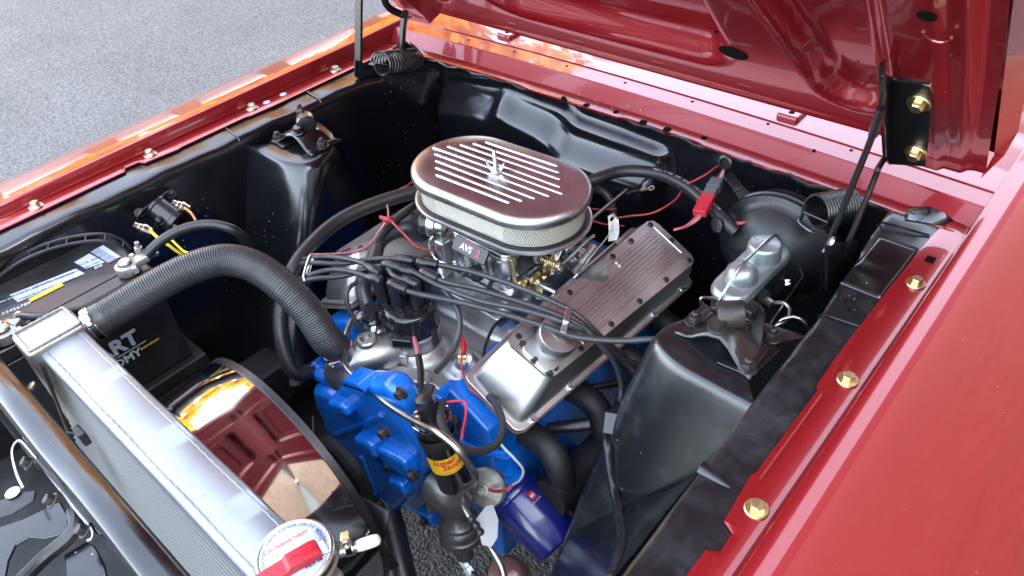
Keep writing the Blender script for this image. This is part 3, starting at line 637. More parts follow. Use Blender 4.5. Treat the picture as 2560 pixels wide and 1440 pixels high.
# ------------------------------------------------------------------ valve covers
CT, ST = .891, .454
def valve_cover(sgn, label):
    t = thing('valve_cover', label, 'valve cover', (sgn * .20, .72, -.27), 'finned valve covers')
    def L(u, y, n): return V((sgn * (.18 + CT * u + ST * n), y, -.1 - ST * u + CT * n))
    Mx = lambda n: mat4(L(0, 0, n), V((sgn * CT, 0, -ST)), V((0, 1, 0)), V((sgn * ST, 0, CT)))
    top = [(0, .578), (.0, .745), (.006, .757), (.024, .763), (.036, .776), (.034, .792), (.018, .803), (.003, .812), (.0, .826), (0, .945), (.006, .957), (.016, .960), (.095, .960), (.106, .955), (.110, .945), (.090, .585), (.086, .575), (.077, .571), (.012, .565), (.003, .569)]
    base = [(-.004, .530), (-.012, .70), (-.013, .757), (-.013, .763), (-.013, .776), (-.013, .792), (-.013, .803), (-.014, .812), (-.014, .826), (-.014, .962), (-.010, .970), (-.004, .973), (.112, .973), (.121, .970), (.124, .962), (.106, .531), (.101, .520), (.092, .515), (.008, .515), (-.001, .519)]
    def ring(a, n): return [L(lerp(p[0], q[0], a), lerp(p[1], q[1], a), n) for p, q in zip(top, base)]
    b = B(); b.loft([ring(-.06 if 0 else 0, -.0028), ring(.012, -.0005), ring(.0, .0)][:0] + [ring(.02, -.004), ring(.16, -.012), ring(.40, -.024), ring(.72, -.042), ring(.93, -.058), ring(1, -.068)], closed=True)
    shell = b.build('shell', ALU, t, smooth=50)
    b = B(); n0 = len(top); b.add(ring(.02, -.004) + ring(0, 0), [(k, (k + 1) % n0, n0 + (k + 1) % n0, n0 + k) for k in range(n0)] + [tuple(range(n0, 2 * n0))]); b.build('top_plate', ALU, t, smooth=20)
    # flange, gasket
    fl = [(p[0] + (.009 if p[0] > .05 else -.008), p[1] + (.010 if p[1] > .7 else -.010)) for p in base]
    b = B(); b.prism(Mx(-.075), fl, 0, .007); b.build('flange', ALU, t, bevel=.002)
    b = B(); b.prism(Mx(-.0805), [(p[0] * 1.01, p[1]) for p in fl], 0, .006); b.build('gasket', GASK, t)
    # ribs in the recessed centre field
    for k in range(9):
        u = .021 + .056 * k / 8; y0, y1 = (.842, .935) if k < 2 else (.66, .935)
        if k < 2: segs = [(.825, .938)]
        else: segs = [(.668, .938)]
        for y0, y1 in segs:
            b = B(Mx(0)); b.loft([[V((u + du, y, n)) for du, n in ((-.0030, -.0005), (-.0018, .0026), (.0018, .0026), (.0030, -.0005))] for y in (y0, y0 + .004, y1 - .004, y1)], caps=True)
            b.build('fin', ALU, t, smooth=60)
    for k in range(5):
        b = B(Mx(0)); u = .018 + .058 * k / 4; b.loft([[V((u + du, y, n)) for du, n in ((-.0025, -.0005), (-.0016, .0022), (.0016, .0022), (.0025, -.0005))] for y in (.578, .585, .652, .659)], caps=True); b.build('fin', ALU, t, smooth=60)
    def fr(u0, u1, y0, y1):
        for a, c in (((u0, y0), (u1, y0)), ((u1, y0), (u1, y1)), ((u1, y1), (u0, y1)), ((u0, y1), (u0, y0))):
            b.tube([L(a[0], a[1], .0006), L(c[0], c[1], .0006)], .0013, 6)
    b = B(); fr(.0155, .083, .66, .946); b.build('field_border', ALU, t)
    sock = [(.0085, .585), (.0085, .64), (.008, .712), (.0085, .83), (.0085, .885), (.0085, .945), (.055, .952), (.102, .945), (.0985, .875), (.0945, .80), (.0905, .725), (.0865, .65), (.0815, .592), (.044, .578)]
    for u, y in sock:
        b = B(); b.lathe(L(u, y, -.001), V((sgn * ST, 0, CT)), [(.0052, 0), (.0052, .0028), (.0046, .0034), (.0030, .0034), (.0028, .0012), (0, .0012)], 16); s_ = b.build('socket_screw', CAST, t)
    for y in (.54, .63, .74, .86, .95):
        b = B(); b.hexbolt(L(.108 + (y - .5) * .042, y, -.068), V((sgn * ST, 0, CT)), .0055, .006, .008, .0015); b.build('flange_bolt', ZINC, t)
    return t, L
vcD, LD = valve_cover(1, 'finned aluminium valve cover on the near side of the engine, with round filler cap')
vcP, LP = valve_cover(-1, 'finned aluminium valve cover on the far side, half hidden behind hoses')
# oil filler cap
nD = V((ST, 0, CT))
oc = LD(.052, .615, .004); cap = thing('oil_filler_cap', 'round brushed metal oil filler cap with raised emblem on the near valve cover', 'filler cap', oc)
b = B(); b.lathe(oc, nD, [(.026, -.006), (.026, .012), (.030, .014), (.0315, .016), (.0315, .033), (.0300, .0355), (0, .0362)], 40); b.build('cap_body', CASTA, cap, smooth=35)
MO = M_axis(oc + nD * .0363, nD, up=(0, 1, 0))
b = B()
for lo, hi in (((-.006, -.010, 0), (-.004, .010, .0012)), ((.004, -.010, 0), (.006, .010, .0012)), ((-.004, .0075, 0), (.004, .0095, .0012)), ((-.004, -.0095, 0), (.004, -.0075, .0012)), ((-.0045, -.001, 0), (.0045, .001, .0012))): b.obox(MO, lo, hi)
b.build('emblem', CASTA, cap)
b = B(); b.prism(M_axis(oc, nD, up=(0, 1, 0)), rect(.060, .085, .012), -.004, .0005); b.build('seat_plate', ALU, cap, bevel=.001)
for du, dy in ((-.035, .0), (-.03, -.035), (.0, -.04), (.03, -.038), (-.034, .035)):
    b = B(); b.hexbolt(oc + V((CT, 0, -ST)) * du + V((0, 1, 0)) * dy + nD * -.002, nD, .0042, .005, .006, .001); b.build('screw', CAST, cap)
# cork gasket showing at the front of the near cover is part of the cover; block top seen beside it

# ------------------------------------------------------------------ air cleaner
acc = V((-.014, .776, 0)); AN = math.radians(3.2)
acx = V((math.cos(AN), math.sin(AN), 0)); acy = V((-math.sin(AN), math.cos(AN), 0))
air = thing('air_cleaner', 'oval air cleaner with finned polished lid and pale pleated filter on the carburetor', 'air cleaner', acc + V((0, 0, -.06)))
def oval(a, r, z, n=96):
    out = []
    for k in range(n):
        t = 2 * math.pi * k / n; x, y = r * math.cos(t), r * math.sin(t); x += (a - r) * max(-1, min(1, math.cos(t) * 40)) if abs(math.cos(t)) > 1e-6 else 0
        out.append(acc + acx * x + acy * y + V((0, 0, z)))
    return out
AL, RL = .171, .099
b = B(); b.loft([oval(AL - .004, RL - .004, -.003), oval(AL, RL, -.003), oval(AL + .0006, RL + .0006, .004), oval(AL - .0005, RL - .0005, .0100), oval(AL - .004, RL - .004, .0145), oval(AL - .010, RL - .010, .0165), oval(AL - .04, RL - .04, .0178), oval(.03, .01, .0182)], closed=True)
top = oval(.03, .01, .0182); b.add(top, [tuple(range(len(top)))]); lid = b.build('lid', LIDM, air, smooth=40)
# nine raised fins, clipped in a hexagon
fl = [(Z(a, c, .019), Z(d, e, .019)) for (a, c), (d, e) in zip([(1217, 354), (1185, 358), (1153, 361), (1121, 365), (1085, 368), (1089, 384), (1091, 401), (1091, 418), (1093, 436)], [(1391, 412), (1396, 429), (1398, 446), (1398, 465), (1404, 482), (1371, 488), (1335, 494), (1303, 500), (1271, 504)])]
for a, c in fl:
    d = (c - a).normalized(); s_ = V((-d.y, d.x, 0)); rows = []
    for p, w in ((a - d * .003, .001), (a, .0019), (a + d * .002, .0023), (c - d * .002, .0023), (c, .0019), (c + d * .003, .001)):
        p = V((p.x, p.y, .0172)); hgt = .0028 if w > .001 else .0004
        rows.append([p - s_ * w * 1.5, p - s_ * w + V((0, 0, hgt * .7)), p - s_ * w * .4 + V((0, 0, hgt)), p + s_ * w * .4 + V((0, 0, hgt)), p + s_ * w + V((0, 0, hgt * .7)), p + s_ * w * 1.5])
    b = B(); b.loft(rows); b.build('fin', LIDM, lid, smooth=70)
# filter: pleats behind an expanded wire mesh
b = B(); NP = 190; o1, o2 = [], []
base_o = oval(AL - .014, RL - .014, 0, NP * 2)
def offs(i, d):
    p = base_o[i]; q = base_o[(i + 1) % (NP * 2)] - base_o[i - 1]; nn = V((q.y, -q.x, 0)).normalized(); return p + nn * d
rows = []
for z in (-.045, -.036, -.02, -.01, -.002): rows.append([offs(i, .0012 if i % 2 else -.0022) + V((0, 0, z)) for i in range(NP * 2)])
b.loft(rows, closed=True); ft = b.build('filter_element', FILT, air, smooth=10)
b = B(); per = resample([offs(i, .0030) for i in range(0, NP * 2)] + [offs(0, .003)], .0042); mP = len(per) - 1; LV = 9
vs = []; 
for lv in range(LV + 1):
    z = -.0445 + .043 * lv / LV
    for i in range(mP): 
        j = (i + .5 * (lv % 2)); k = int(j); f_ = j - k; p = per[k % mP].lerp(per[(k + 1) % mP], f_); vs.append(p + V((0, 0, z)))
for lv in range(LV):
    for i in range(mP):
        a = vs[lv * mP + i]
        for di in ((0, -1) if lv % 2 == 0 else (0, 1)):
            c = vs[(lv + 1) * mP + (i + di) % mP]; t = (c - a); s_ = t.cross(V((0, 0, 1))).normalized(); s2 = t.normalized().cross(s_).normalized() * .00042
            nn = s_ * .0004; o = len(b.v); b.v += [a - s2, a + s2, c + s2, c - s2]; b.f.append((o, o + 1, o + 2, o + 3))
wm = b.build('filter_wire_mesh', FILTM, ft); wm['kind'] = 'stuff'
b = B(); b.loft([oval(AL - .012, RL - .012, -.0455), oval(AL - .010, RL - .010, -.0455), oval(AL - .009, RL - .009, -.050), oval(AL - .012, RL - .012, -.050)], closed=True); b.build('seal_ring', RUB, ft)
b = B(); b.loft([oval(AL - .07, RL - .05, -.062), oval(AL - .03, RL - .03, -.058), oval(AL - .006, RL - .006, -.056), oval(AL - .001, RL - .001, -.055), oval(AL + .001, RL + .001, -.052), oval(AL + .0005, RL + .0005, -.0485), oval(AL - .003, RL - .003, -.0475), oval(AL - .005, RL - .005, -.050), oval(AL - .02, RL - .02, -.051)], closed=True); b.build('base_pan', ALU, air, smooth=50)
b = B(); b.lathe(acc + V((0, 0, -.06)), (0, 0, 1), [(.064, -.022), (.064, 0), (.07, .006)], 36); b.build('base_neck', ALU, air)
# stud and wing nut
sx = Z(1240, 428, .02); sx.z = 0
b = B(); P = [sx + V((0, 0, .018 + .044 * k / 44)) for k in range(45)]; b.tube(P, .0033, 10, rf=lambda i, m: .0033 + (.0003 if i % 2 else -.0002)); b.build('stud', ZINC, air)
wing = B(); wing.lathe(sx + V((0, 0, .0185)), (0, 0, 1), [(.0085, 0), (.0075, .004), (.0055, .010), (.0055, .013)], 18)
for sg in (-1, 1):
    d = (acx * .9 + acy * .35).normalized() * sg; rows = []
    for r, z, w, hh in ((.004, .024, .0022, .005), (.009, .027, .002, .006), (.013, .032, .0018, .006), (.0155, .037, .0014, .004), (.0165, .040, .0008, .001)):
        c = sx + d * r + V((0, 0, z)); s_ = V((-d.y, d.x, 0)).normalized() * w; rows.append([c - s_ - V((0, 0, hh)), c + s_ - V((0, 0, hh)), c + s_ + V((0, 0, hh * .6)), c - s_ + V((0, 0, hh * .6))])
    wing.loft(rows, closed=True, caps=True)
wing.build('wing_nut', ZINC, air, smooth=50)
# ------------------------------------------------------------------ carburetor
cb = thing('carburetor', 'shiny cast aluminium carburetor with brass coloured levers under the air cleaner', 'carburetor', (-.005, .775, -.17))
b = B(); b.prism(Matrix.Translation((-.005, .778, -.168)), rect(.135, .165, .012), 0, .014); b.build('base_flange', CARB, cb, bevel=.003)
for x, y in ((-.075, .705), (.062, .702), (.066, .85), (-.075, .85)):
    b = B(); b.prism(Matrix.Translation((x, y, -.168)), rect(.03, .028, .008), 0, .016); b.build('mounting_ear', CARB, cb, bevel=.003)
    b = B(); b.hexbolt((x, y, -.152), (0, 0, 1), .008, .008, .012, .002); b.lathe((x, y, -.143), (0, 0, 1), [(.0045, 0), (.0045, .018), (.004, .019)], 12); b.build('mounting_nut', ZINC, cb)
b = B(); b.prism(Matrix.Translation((-.005, .778, -.154)), rect(.118, .140, .02), 0, .050); b.build('main_body', CARB, cb, bevel=.006)
for x, y, r in ((-.048, .712, .024), (.042, .712, .026), (.05, .80, .024), (-.055, .80, .024)):
    b = B(); b.lathe((x, y, -.150), (0, 0, 1), [(r * .86, 0), (r, .012), (r, .055), (r * .9, .06)], 24); b.build('fuel_bowl', CARB, cb)
b = B(); b.prism(Matrix.Translation((-.005, .778, -.104)), rect(.140, .160, .018), 0, .022); b.build('air_horn', CARB, cb, bevel=.005)
for i in range(7):
    b = B(); x = -.055 + .018 * i; b.box((x - .002, .690, -.145), (x + .002, .702, -.108)); b.build('casting_rib', CARB, cb, bevel=.001)
for x, z in ((-.030, -.100), (.048, -.100), (.010, -.124), (-.052, -.098)):
    b = B(); b.lathe((x, .694, z), (0, -1, .15), [(.0055, 0), (.0055, .005), (.005, .006), (0, .006)], 16); s_ = b.build('screw', ZINC, cb); 
    b = B(); b.obox(M_axis((x, .6878, z + .001), (0, -1, .15)), (-.005, -.0008, 0), (.005, .0008, .0005)); b.build('screw_slot', HOLE, s_)
# name plate
lx = V((1, .02, -.05)).normalized(); ln = V((.05, -.80, .60)).normalized(); ly = ln.cross(lx).normalized(); lx = ly.cross(ln)
Lc = V((.010, .668, -.070))
b = B(); b.obox(mat4(Lc, lx, ly, ln), (-.037, -.013, -.006), (.037, .013, 0)); npl = b.build('name_plate', PLAS, cb, bevel=.001)
text('name_lettering', 'AVS', .015, mat4(Lc + lx * -.008 + ly * -.001 + ln * .0004, lx, ly, ln), WHT, npl, bold=.0004)
text('name_lettering', '2', .017, mat4(Lc + lx * .019 + ly * -.001 + ln * .0004, lx, ly, ln), REDP, npl, bold=.0006)
b = B(); MM = mat4(Lc + lx * -.004 + ly * .0095 + ln * .0002, lx, ly, ln)
for lo, hi in (((-.012, .0022, 0), (.012, .0030, .0004)), ((-.012, -.003, 0), (.012, -.0022, .0004)), ((-.012, -.003, 0), (-.011, .003, .0004)), ((.011, -.003, 0), (.012, .003, .0004))): b.obox(MM, lo, hi)
b.build('name_emblem', REDP, npl)
# choke housing on the far side
ck = V((-.105, .70, -.085))
b = B(); b.lathe(ck, (-.8, -.5, .1), [(.012, -.02), (.020, -.012), (.020, 0), (.024, .002), (.024, .012), (.022, .016), (0, .018)], 28); ch = b.build('choke_housing', CARB, cb)
b = B(); b.lathe(ck + V((-.8, -.5, .1)).normalized() * .004, (-.8, -.5, .1), [(.0255, 0), (.0255, .004)], 28); b.build('choke_ring', ZINC, ch)
b = B(); b.lathe(ck + V((-.8, -.5, .1)).normalized() * .012, (-.8, -.5, .1), [(.020, 0), (.020, .016), (.016, .020), (0, .02)], 28); b.build('choke_cap', PLAS, ch)
b = B(); b.tube(spline([ck + V((.01, -.02, -.01)), (-.10, .672, -.11), (-.085, .668, -.135), (-.06, .68, -.145)], 6), .0025, 6); b.build('choke_rod', ZINC, ch)
b = B(); b.box((-.092, .675, -.150), (-.070, .700, -.10)); b.build('linkage_boss', CARB, cb, bevel=.004)
# front vacuum port with cap, mixture screws
b = B(); b.tube(spline([(.005, .69, -.125), (.0, .675, -.122), (-.01, .662, -.13)], 5), .0065, 10); b.lathe((.018, .676, -.128), (.1, -1, .5), [(.0095, 0), (.0095, .014), (.007, .017), (0, .017)], 16); b.build('vacuum_cap', RUB, cb)
b = B(); b.lathe((.032, .690, -.140), (.5, -.8, 0), [(.004, 0), (.004, .022), (.006, .023), (.006, .028), (0, .028)], 12); b.build('mixture_screw', CAST, cb)
b = B(); b.bar((.035, .692, -.098), (.060, .688, -.135), .012, .003, up=(0, 1, 0)); b.build('bracket_tab', ZINC, cb)
# throttle side (driver's): quadrant, levers, springs
b = B(); b.tube([(.06, .74, -.150), (.135, .74, -.150)], .005, 10); b.build('throttle_shaft', ZINC, cb)
for x, y, z, r, mt in ((.092, .742, -.148, .018, GOLD), (.100, .775, -.130, .022, GOLD), (.112, .775, -.130, .012, ZINC), (.085, .712, -.140, .012, GOLD)):
    b = B(); b.lathe((x, y, z), (1, 0, 0), [(r * .4, -.006), (r, -.004), (r, 0), (r * .8, .002), (r * .35, .003), (r * .35, .008), (0, .008)], 20); b.build('lever_disc', mt, cb)
for a, c, w, mt in (((.072, .700, -.082), (.078, .702, -.140), .008, GOLD), ((.098, .742, -.148), (.104, .73, -.175), .014, GOLD), ((.098, .742, -.148), (.104, .765, -.165), .012, GOLD), ((.10, .775, -.13), (.102, .80, -.10), .010, ZINC), ((.092, .80, -.08), (.096, .815, -.135), .012, ZINC), ((.106, .72, -.13), (.108, .755, -.168), .008, ZINC)):
    b = B(); b.bar(a, c, .003, w, up=(1, 0, 0)); b.build('lever', mt, cb, bevel=.001)
b = B(); coil(b, (.085, .765, -.115), (.118, .765, -.115), .007, .0011, 7, 12); b.build('return_spring', GOLD, cb)
# throttle rod and kick-down rod, cable bracket
b = B(); b.tube([Z(1320, 722, -.17), Z(1385, 680, -.14), Z(1470, 598, -.10), Z(1487, 588, -.095)], .0030, 8); b.build('throttle_rod', STEEL, cb)
b = B(); b.lathe(Z(1385, 680, -.138), (.6, .8, 0), [(.006, -.006), (.006, .006)], 6); b.build('rod_nut', ZINC, cb)
rodk = B(); rodk.tube([Z(1440, 582, -.09), Z(1500, 530, -.09), Z(1558, 482, -.09), Z(1567, 474, -.088)], .0034, 8); rodk.lathe(Z(1440, 582, -.09), Z(1558, 482, -.09) - Z(1440, 582, -.09), [(.0045, 0), (.0045, .03)], 8)
tag(rodk.build('linkage_rod', STEEL), 'long bare steel linkage rod slanting up behind the air cleaner', 'rod')
cbk = thing('cable_bracket', 'grey steel throttle cable bracket with two holes between carburetor and near valve cover', 'bracket', Z(1525, 600, -.16))
b = B(); P0 = [Z(*p, z) for p, z in (((1520, 540), -.07), ((1533, 534), -.068), ((1543, 548), -.07), ((1545, 580), -.09), ((1540, 600), -.11), ((1520, 603), -.11), ((1522, 575), -.09))]
b.loft([P0, [p + V((.002, .001, 0)) for p in P0]], closed=True, caps=True); pl = b.build('plate', LEAD, cbk)
b = B(); b.lathe(Z(1530, 548, -.0695), V((-.5, -.6, .6)), [(.004, 0), (.004, .0012)], 14); b.build('plate_hole', HOLE, pl)
b = B(); b.tube([Z(1485, 615, -.115), Z(1450, 660, -.13)], .008, 12); b.tube([Z(1450, 660, -.13), Z(1435, 680, -.135)], .0055, 10); b.build('cable_sleeve', LEAD, cbk)
b = B(); b.tube(spline([Z(1545, 555, -.09), Z(1520, 590, -.10), Z(1480, 640, -.12), Z(1440, 690, -.15), Z(1420, 705, -.16)], 5), .0014, 6); b.build('cable', ZINC, cbk)
b = B(); b.tube(spline([Z(1540, 610, -.13), Z(1480, 665, -.14), Z(1430, 705, -.16), Z(1385, 735, -.18)], 5), .003, 6); b.build('cable', BLKS, cbk)
for p, z in (((1430, 648), -.14), ((1455, 628), -.13), ((1440, 585), -.12)):
    b = B(); b.lathe(Z(*p, z), (0, 0, 1), [(.009, -.02), (.009, 0), (.006, .002), (.003, .002), (.003, -.004)], 14); b.build('stud_nut', ZINC, cbk)

# ------------------------------------------------------------------ distributor
dc = V((-.024, .547, 0))
ds = thing('distributor', 'black capped distributor with silver base and vacuum can at the front of the engine', 'distributor', dc + V((0, 0, -.235)))
b = B(); b.lathe(dc, (0, 0, 1), [(.022, -.25), (.024, -.225), (.038, -.215), (.046, -.208), (.048, -.200), (.048, -.178), (.046, -.172), (.040, -.170)], 36); b.build('housing', CASTA, ds, smooth=40)
b = B(); b.lathe(dc, (0, 0, 1), [(.0475, -.190), (.0475, -.172), (.044, -.170)], 36); b.build('cap_band', ALU, ds)
b = B(); b.lathe(dc, (0, 0, 1), [(.0465, -.172), (.0475, -.168), (.0455, -.164), (.0445, -.135), (.043, -.129), (.041, -.126), (.036, -.124), (.012, -.122), (0, -.122)], 40); cp = b.build('cap', CAPB, ds, smooth=35)
for k in range(8):
    a = 2 * math.pi * (k + .5) / 8; b = B(); d = V((math.cos(a), math.sin(a), 0)); b.tube([dc + d * .0455 + V((0, 0, -.166)), dc + d * .0435 + V((0, 0, -.130))], .0035, 8); b.build('cap_rib', CAPB, cp)
b = B(); b.obox(mat4(dc + V((.022, -.040, -.168)), V((.87, .5, 0)), V((-.5, .87, 0)), V((0, 0, 1))), (-.018, -.010, -.006), (.018, .012, .012)); b.build('connector_block', CAPB, ds, bevel=.003)
b = B(); b.obox(mat4(dc + V((.046, .006, -.18)), V((.2, 1, 0)).normalized(), V((-1, .2, 0)).normalized(), V((0, 0, 1))), (-.006, -.005, -.012), (.006, .005, .02)); b.build('cap_clip', PLAS, ds, bevel=.001)
# vacuum advance can
vo = V((-.078, .512, -.187)); va = V((-.82, -.50, .05))
b = B(); b.lathe(vo, va, [(.012, -.035), (.014, -.012), (.032, -.006), (.034, -.002), (.034, .001), (.029, .006), (.020, .018), (.010, .022), (0, .022)], 32); vc_ = b.build('vacuum_can', ALU, ds, smooth=40)
b = B(); b.obox(mat4(dc + V((.004, -.052, -.205)), V((.93, .36, 0)), V((-.36, .93, 0)), V((0, 0, 1))), (-.030, -.006, -.022), (.026, .02, .012)); b.build('clamp_bracket', ALU, ds, bevel=.003)
b = B(); b.prism(mat4(dc + V((.045, -.060, -.232)), V((.9, .43, 0)), V((-.43, .9, 0)), V((0, 0, 1))), rect(.078, .034, .010), -.018, .020); b.build('amplifier_box', CASTA, ds, bevel=.006, seg=3)
# towers + boots + plug wires
KN = dict(a=(942, 680), b=(944, 700), c=(983, 711), d=(1035, 708), e=(1024, 651), f=(969, 662), g=(1000, 672), h=(1063, 682), i=(1055, 656))
KZ = -.074
def tower(k, z=KZ):
    p = Z(*KN[k], z); q = dc + (p - dc) * .92; q.z = -.126; b_ = B(); b_.tube([q, q.lerp(p, .35)], .0085, 14); b_.build('cap_tower', CAPB, ds); return p, q
def plug_wire(k, px_path, label, horiz, r=.0046, boot_len=.034, zknob=KZ):
    p, q = tower(k, zknob)
    pts = [Z(a, c, z) for a, c, z in px_path]
    b_ = B()
    if horiz: b_.tube([p] + spline([p.lerp(pts[0], .10)] + pts, 8), r, 10)
    else: b_.tube(spline([p + V((0, 0, -.004))] + pts, 8), r, 10)
    w = b_.build('ignition_wire', WIRE, smooth=60); tag(w, label, 'ignition wire', 'ignition wires')
    b_ = B(); up = (p - q).normalized()
    b_.lathe(q.lerp(p, .22), up, [(.0108, 0), (.0108, (p - q).length * .40), (.0100, (p - q).length * .74), (.0085, (p - q).length * .80), (0, (p - q).length * .82)], 18)
    d = (pts[0] - p).normalized(); h0 = p - d * .006
    if horiz: b_.lathe(h0, d, [(0, -.006), (.0062, -.004), (.0085, 0), (.0092, .006), (.0092, .020), (.0082, boot_len - .006), (.0082, boot_len), (.0066, boot_len + .0012), (.0052, boot_len + .0014)], 18)
    else: b_.lathe(h0, d, [(0, -.006), (.0075, -.003), (.0092, .002), (.0088, .016), (.007, .026), (.0055, .027)], 18)
    b_.build('boot', BOOT, w, smooth=45)
    b_ = B(); b_.obox(M_axis(h0 + V((0, 0, .0085)), V((0, 0, 1))), (-.0055, -.0006, -.002), (.0055, .0006, .0008)); b_.build('boot_seam', BOOT, w)
    return w
plug_wire('i', [(1127, 667, -.075), (1200, 685, -.078), (1290, 715, -.076), (1370, 748, -.074), (1440, 785, -.085), (1500, 840, -.12), (1545, 890, -.17), (1600, 912, -.20)], 'topmost ignition wire, crossing from distributor to the near side just below the carburetor', True)
plug_wire('h', [(1113, 705, -.075), (1190, 722, -.078), (1290, 752, -.076), (1380, 782, -.074), (1450, 815, -.09), (1490, 850, -.11), (1535, 905, -.15), (1552, 960, -.19), (1548, 1010, -.22), (1520, 1040, -.25)], 'ignition wire second from the carburetor, curling down past the near valve cover in a loop', True)
plug_wire('f', [(1027, 678, -.071), (1100, 715, -.076), (1200, 752, -.074), (1310, 775, -.072), (1400, 802, -.076), (1470, 832, -.10), (1530, 866, -.15), (1590, 918, -.21)], 'ignition wire third in the bundle over the valve cover, from the leftmost boot', True)
plug_wire('c', [(1038, 733, -.076), (1150, 756, -.078), (1260, 785, -.078), (1360, 815, -.080), (1440, 842, -.085), (1540, 852, -.085), (1640, 848, -.075), (1705, 852, -.09), (1730, 860, -.12)], 'lowest ignition wire of the bundle, running straight right to behind the near shock tower', True)
plug_wire('g', [(1066, 694, -.078), (1105, 722, -.082), (1140, 765, -.09), (1150, 810, -.105), (1140, 860, -.12), (1112, 905, -.125), (1090, 930, -.12)], 'short coil wire looping from distributor down to the ignition coil', True)
plug_wire('a', [(910, 660, -.072), (870, 648, -.078), (820, 642, -.085), (775, 645, -.09), (745, 655, -.12), (720, 690, -.18)], 'upper left ignition wire arching from distributor into the clip by the corrugated hose', False)
plug_wire('b', [(920, 693, -.076), (870, 678, -.080), (820, 676, -.086), (775, 688, -.092), (740, 705, -.13), (720, 740, -.18)], 'lower left ignition wire bending from the distributor front into the clip by the corrugated hose', False)
plug_wire('e', [(960, 646, -.078), (905, 652, -.085), (850, 660, -.088), (775, 657, -.091), (735, 668, -.13), (710, 710, -.19)], 'left ignition wire from the rear boot, lying under the two arched wires', True)
plug_wire('d', [(985, 690, -.070), (965, 668, -.078), (930, 668, -.082), (860, 690, -.09), (775, 699, -.094), (735, 720, -.14), (712, 760, -.19)], 'left ignition wire from the front right boot, threading back between the other boots', True, boot_len=.028)
# wire clip on the left and the flat separator on the valve cover
b = B(); P0 = spline([Z(763, 704, -.095), Z(760, 690, -.092), Z(768, 660, -.088), Z(776, 640, -.083), Z(785, 640, -.085)], 5); b.tube(P0, .0028, 8); b.tube(spline([Z(772, 706, -.10), Z(769, 690, -.098), Z(776, 662, -.094), Z(785, 640, -.085)], 5), .0028, 8)
tag(b.build('wire_clip', ZINC), 'bright metal clip holding the left ignition wires together', 'clip')
b = B(); a0, a1 = LD(.045, .655, .030), LD(.082, .625, .022); a0 = Z(1424, 768, -.062); a1 = Z(1408, 832, -.068); b.bar(a0, a1, .009, .002, up=(.4, 0, 1)); sep = b.build('wire_separator', ALU, bevel=.0006)
tag(sep, 'flat polished metal wire separator across the ignition wires over the near valve cover', 'separator')
b = B(); mid = a0.lerp(a1, .55); b.lathe(mid + V((.002, -.003, .002)), V((.2, -.4, .9)), [(.004, 0), (.004, .002), (.002, .003), (0, .003)], 14); b.build('rivet', ZINC, sep)
# ------------------------------------------------------------------ ignition coil
cx0, cx1 = Z(1078, 1045, -.125), Z(1140, 1205, -.262)
cax = (cx0 - cx1).normalized()
cl = thing('ignition_coil', 'black ignition coil with yellow label standing upright before the blue block', 'ignition coil', cx1)
Lc_ = (cx0 - cx1).length
b = B(); b.lathe(cx1, cax, [(.024, 0), (.027, .003), (.027, Lc_ - .006), (.0285, Lc_ - .004), (.0285, Lc_), (.026, Lc_ + .003), (.022, Lc_ + .004)], 36); b.build('canister', CAPB, cl, smooth=40)
b = B(); b.lathe(cx1, cax, [(.0287, Lc_ - .003), (.0295, Lc_), (.0290, Lc_ + .003), (.0265, Lc_ + .0038)], 36, caps=False); b.build('rim', CHR, cl, smooth=60)
b = B(); b.lathe(cx0, cax, [(.016, .002), (.014, .010), (.0125, .018)], 24); b.build('tower', PLAS, cl)
b = B(); b.lathe(cx0, cax, [(.0138, .014), (.0142, .022), (.0145, .034), (.0125, .040), (.006, .0425), (0, .0425)], 20); bt = b.build('tower_boot', BOOT, cl, smooth=50)
b = B(); q = cx0 + cax * .031; b.lathe(q, Z(1095, 928, -.115) - q, [(.0105, 0), (.0105, .014), (.0085, .034), (.006, .035)], 16); b.build('boot_elbow', BOOT, bt)
for off in (-1, 1):
    x_, y_, _ = frame(cax); p = cx0 + (x_ * .75 + y_ * .4).normalized() * off * .020
    b = B(); b.lathe(p, cax, [(.004, 0), (.004, .005), (.0025, .006), (.0025, .012), (0, .012)], 8); b.build('terminal', GOLD if off < 0 else ZINC, cl)
# label: curved sheet on the side facing the camera, with print
tocam = (CAM - cx1); tocam = (tocam - cax * tocam.dot(cax)).normalized(); side = cax.cross(tocam)
def on_coil(s, h, r=.0272): a = s / .0272; return cx1 + cax * h + (tocam * math.cos(a) + side * math.sin(a)) * r
b = B(); b.loft([[on_coil(-.036 + .072 * i / 16, h) for i in range(17)] for h in (.048, .056, .064, .072, .080)]); lb = b.build('label', YEL, cl)
def wrap_text(name, body, size, s0, h0, mat, parent, fn, bold=0, slant=0):
    cu = bpy.data.curves.new(name, 'FONT'); cu.body = body; cu.size = size; cu.align_x = 'CENTER'; cu.align_y = 'CENTER'; cu.resolution_u = 2; cu.offset = bold; cu.shear = slant
    t = bpy.data.objects.new(name, cu); COL.objects.link(t); dg = bpy.context.evaluated_depsgraph_get(); me = bpy.data.meshes.new_from_object(t.evaluated_get(dg))
    bpy.data.objects.remove(t, do_unlink=True); bpy.data.curves.remove(cu)
    b_ = B(); b_.add([fn(s0 + v.co.x, h0 + v.co.y) for v in me.vertices], [tuple(p.vertices) for p in me.polygons]); bpy.data.meshes.remove(me); return b_.build(name, mat, parent)
wrap_text('label_script', 'Super', .015, -.008, .073, REDT, lb, lambda s, h: on_coil(s, h, .02735), .0005, .3)
wrap_text('label_script', 'Stock', .014, .004, .062, REDT, lb, lambda s, h: on_coil(s, h, .02735), .0005, .3)
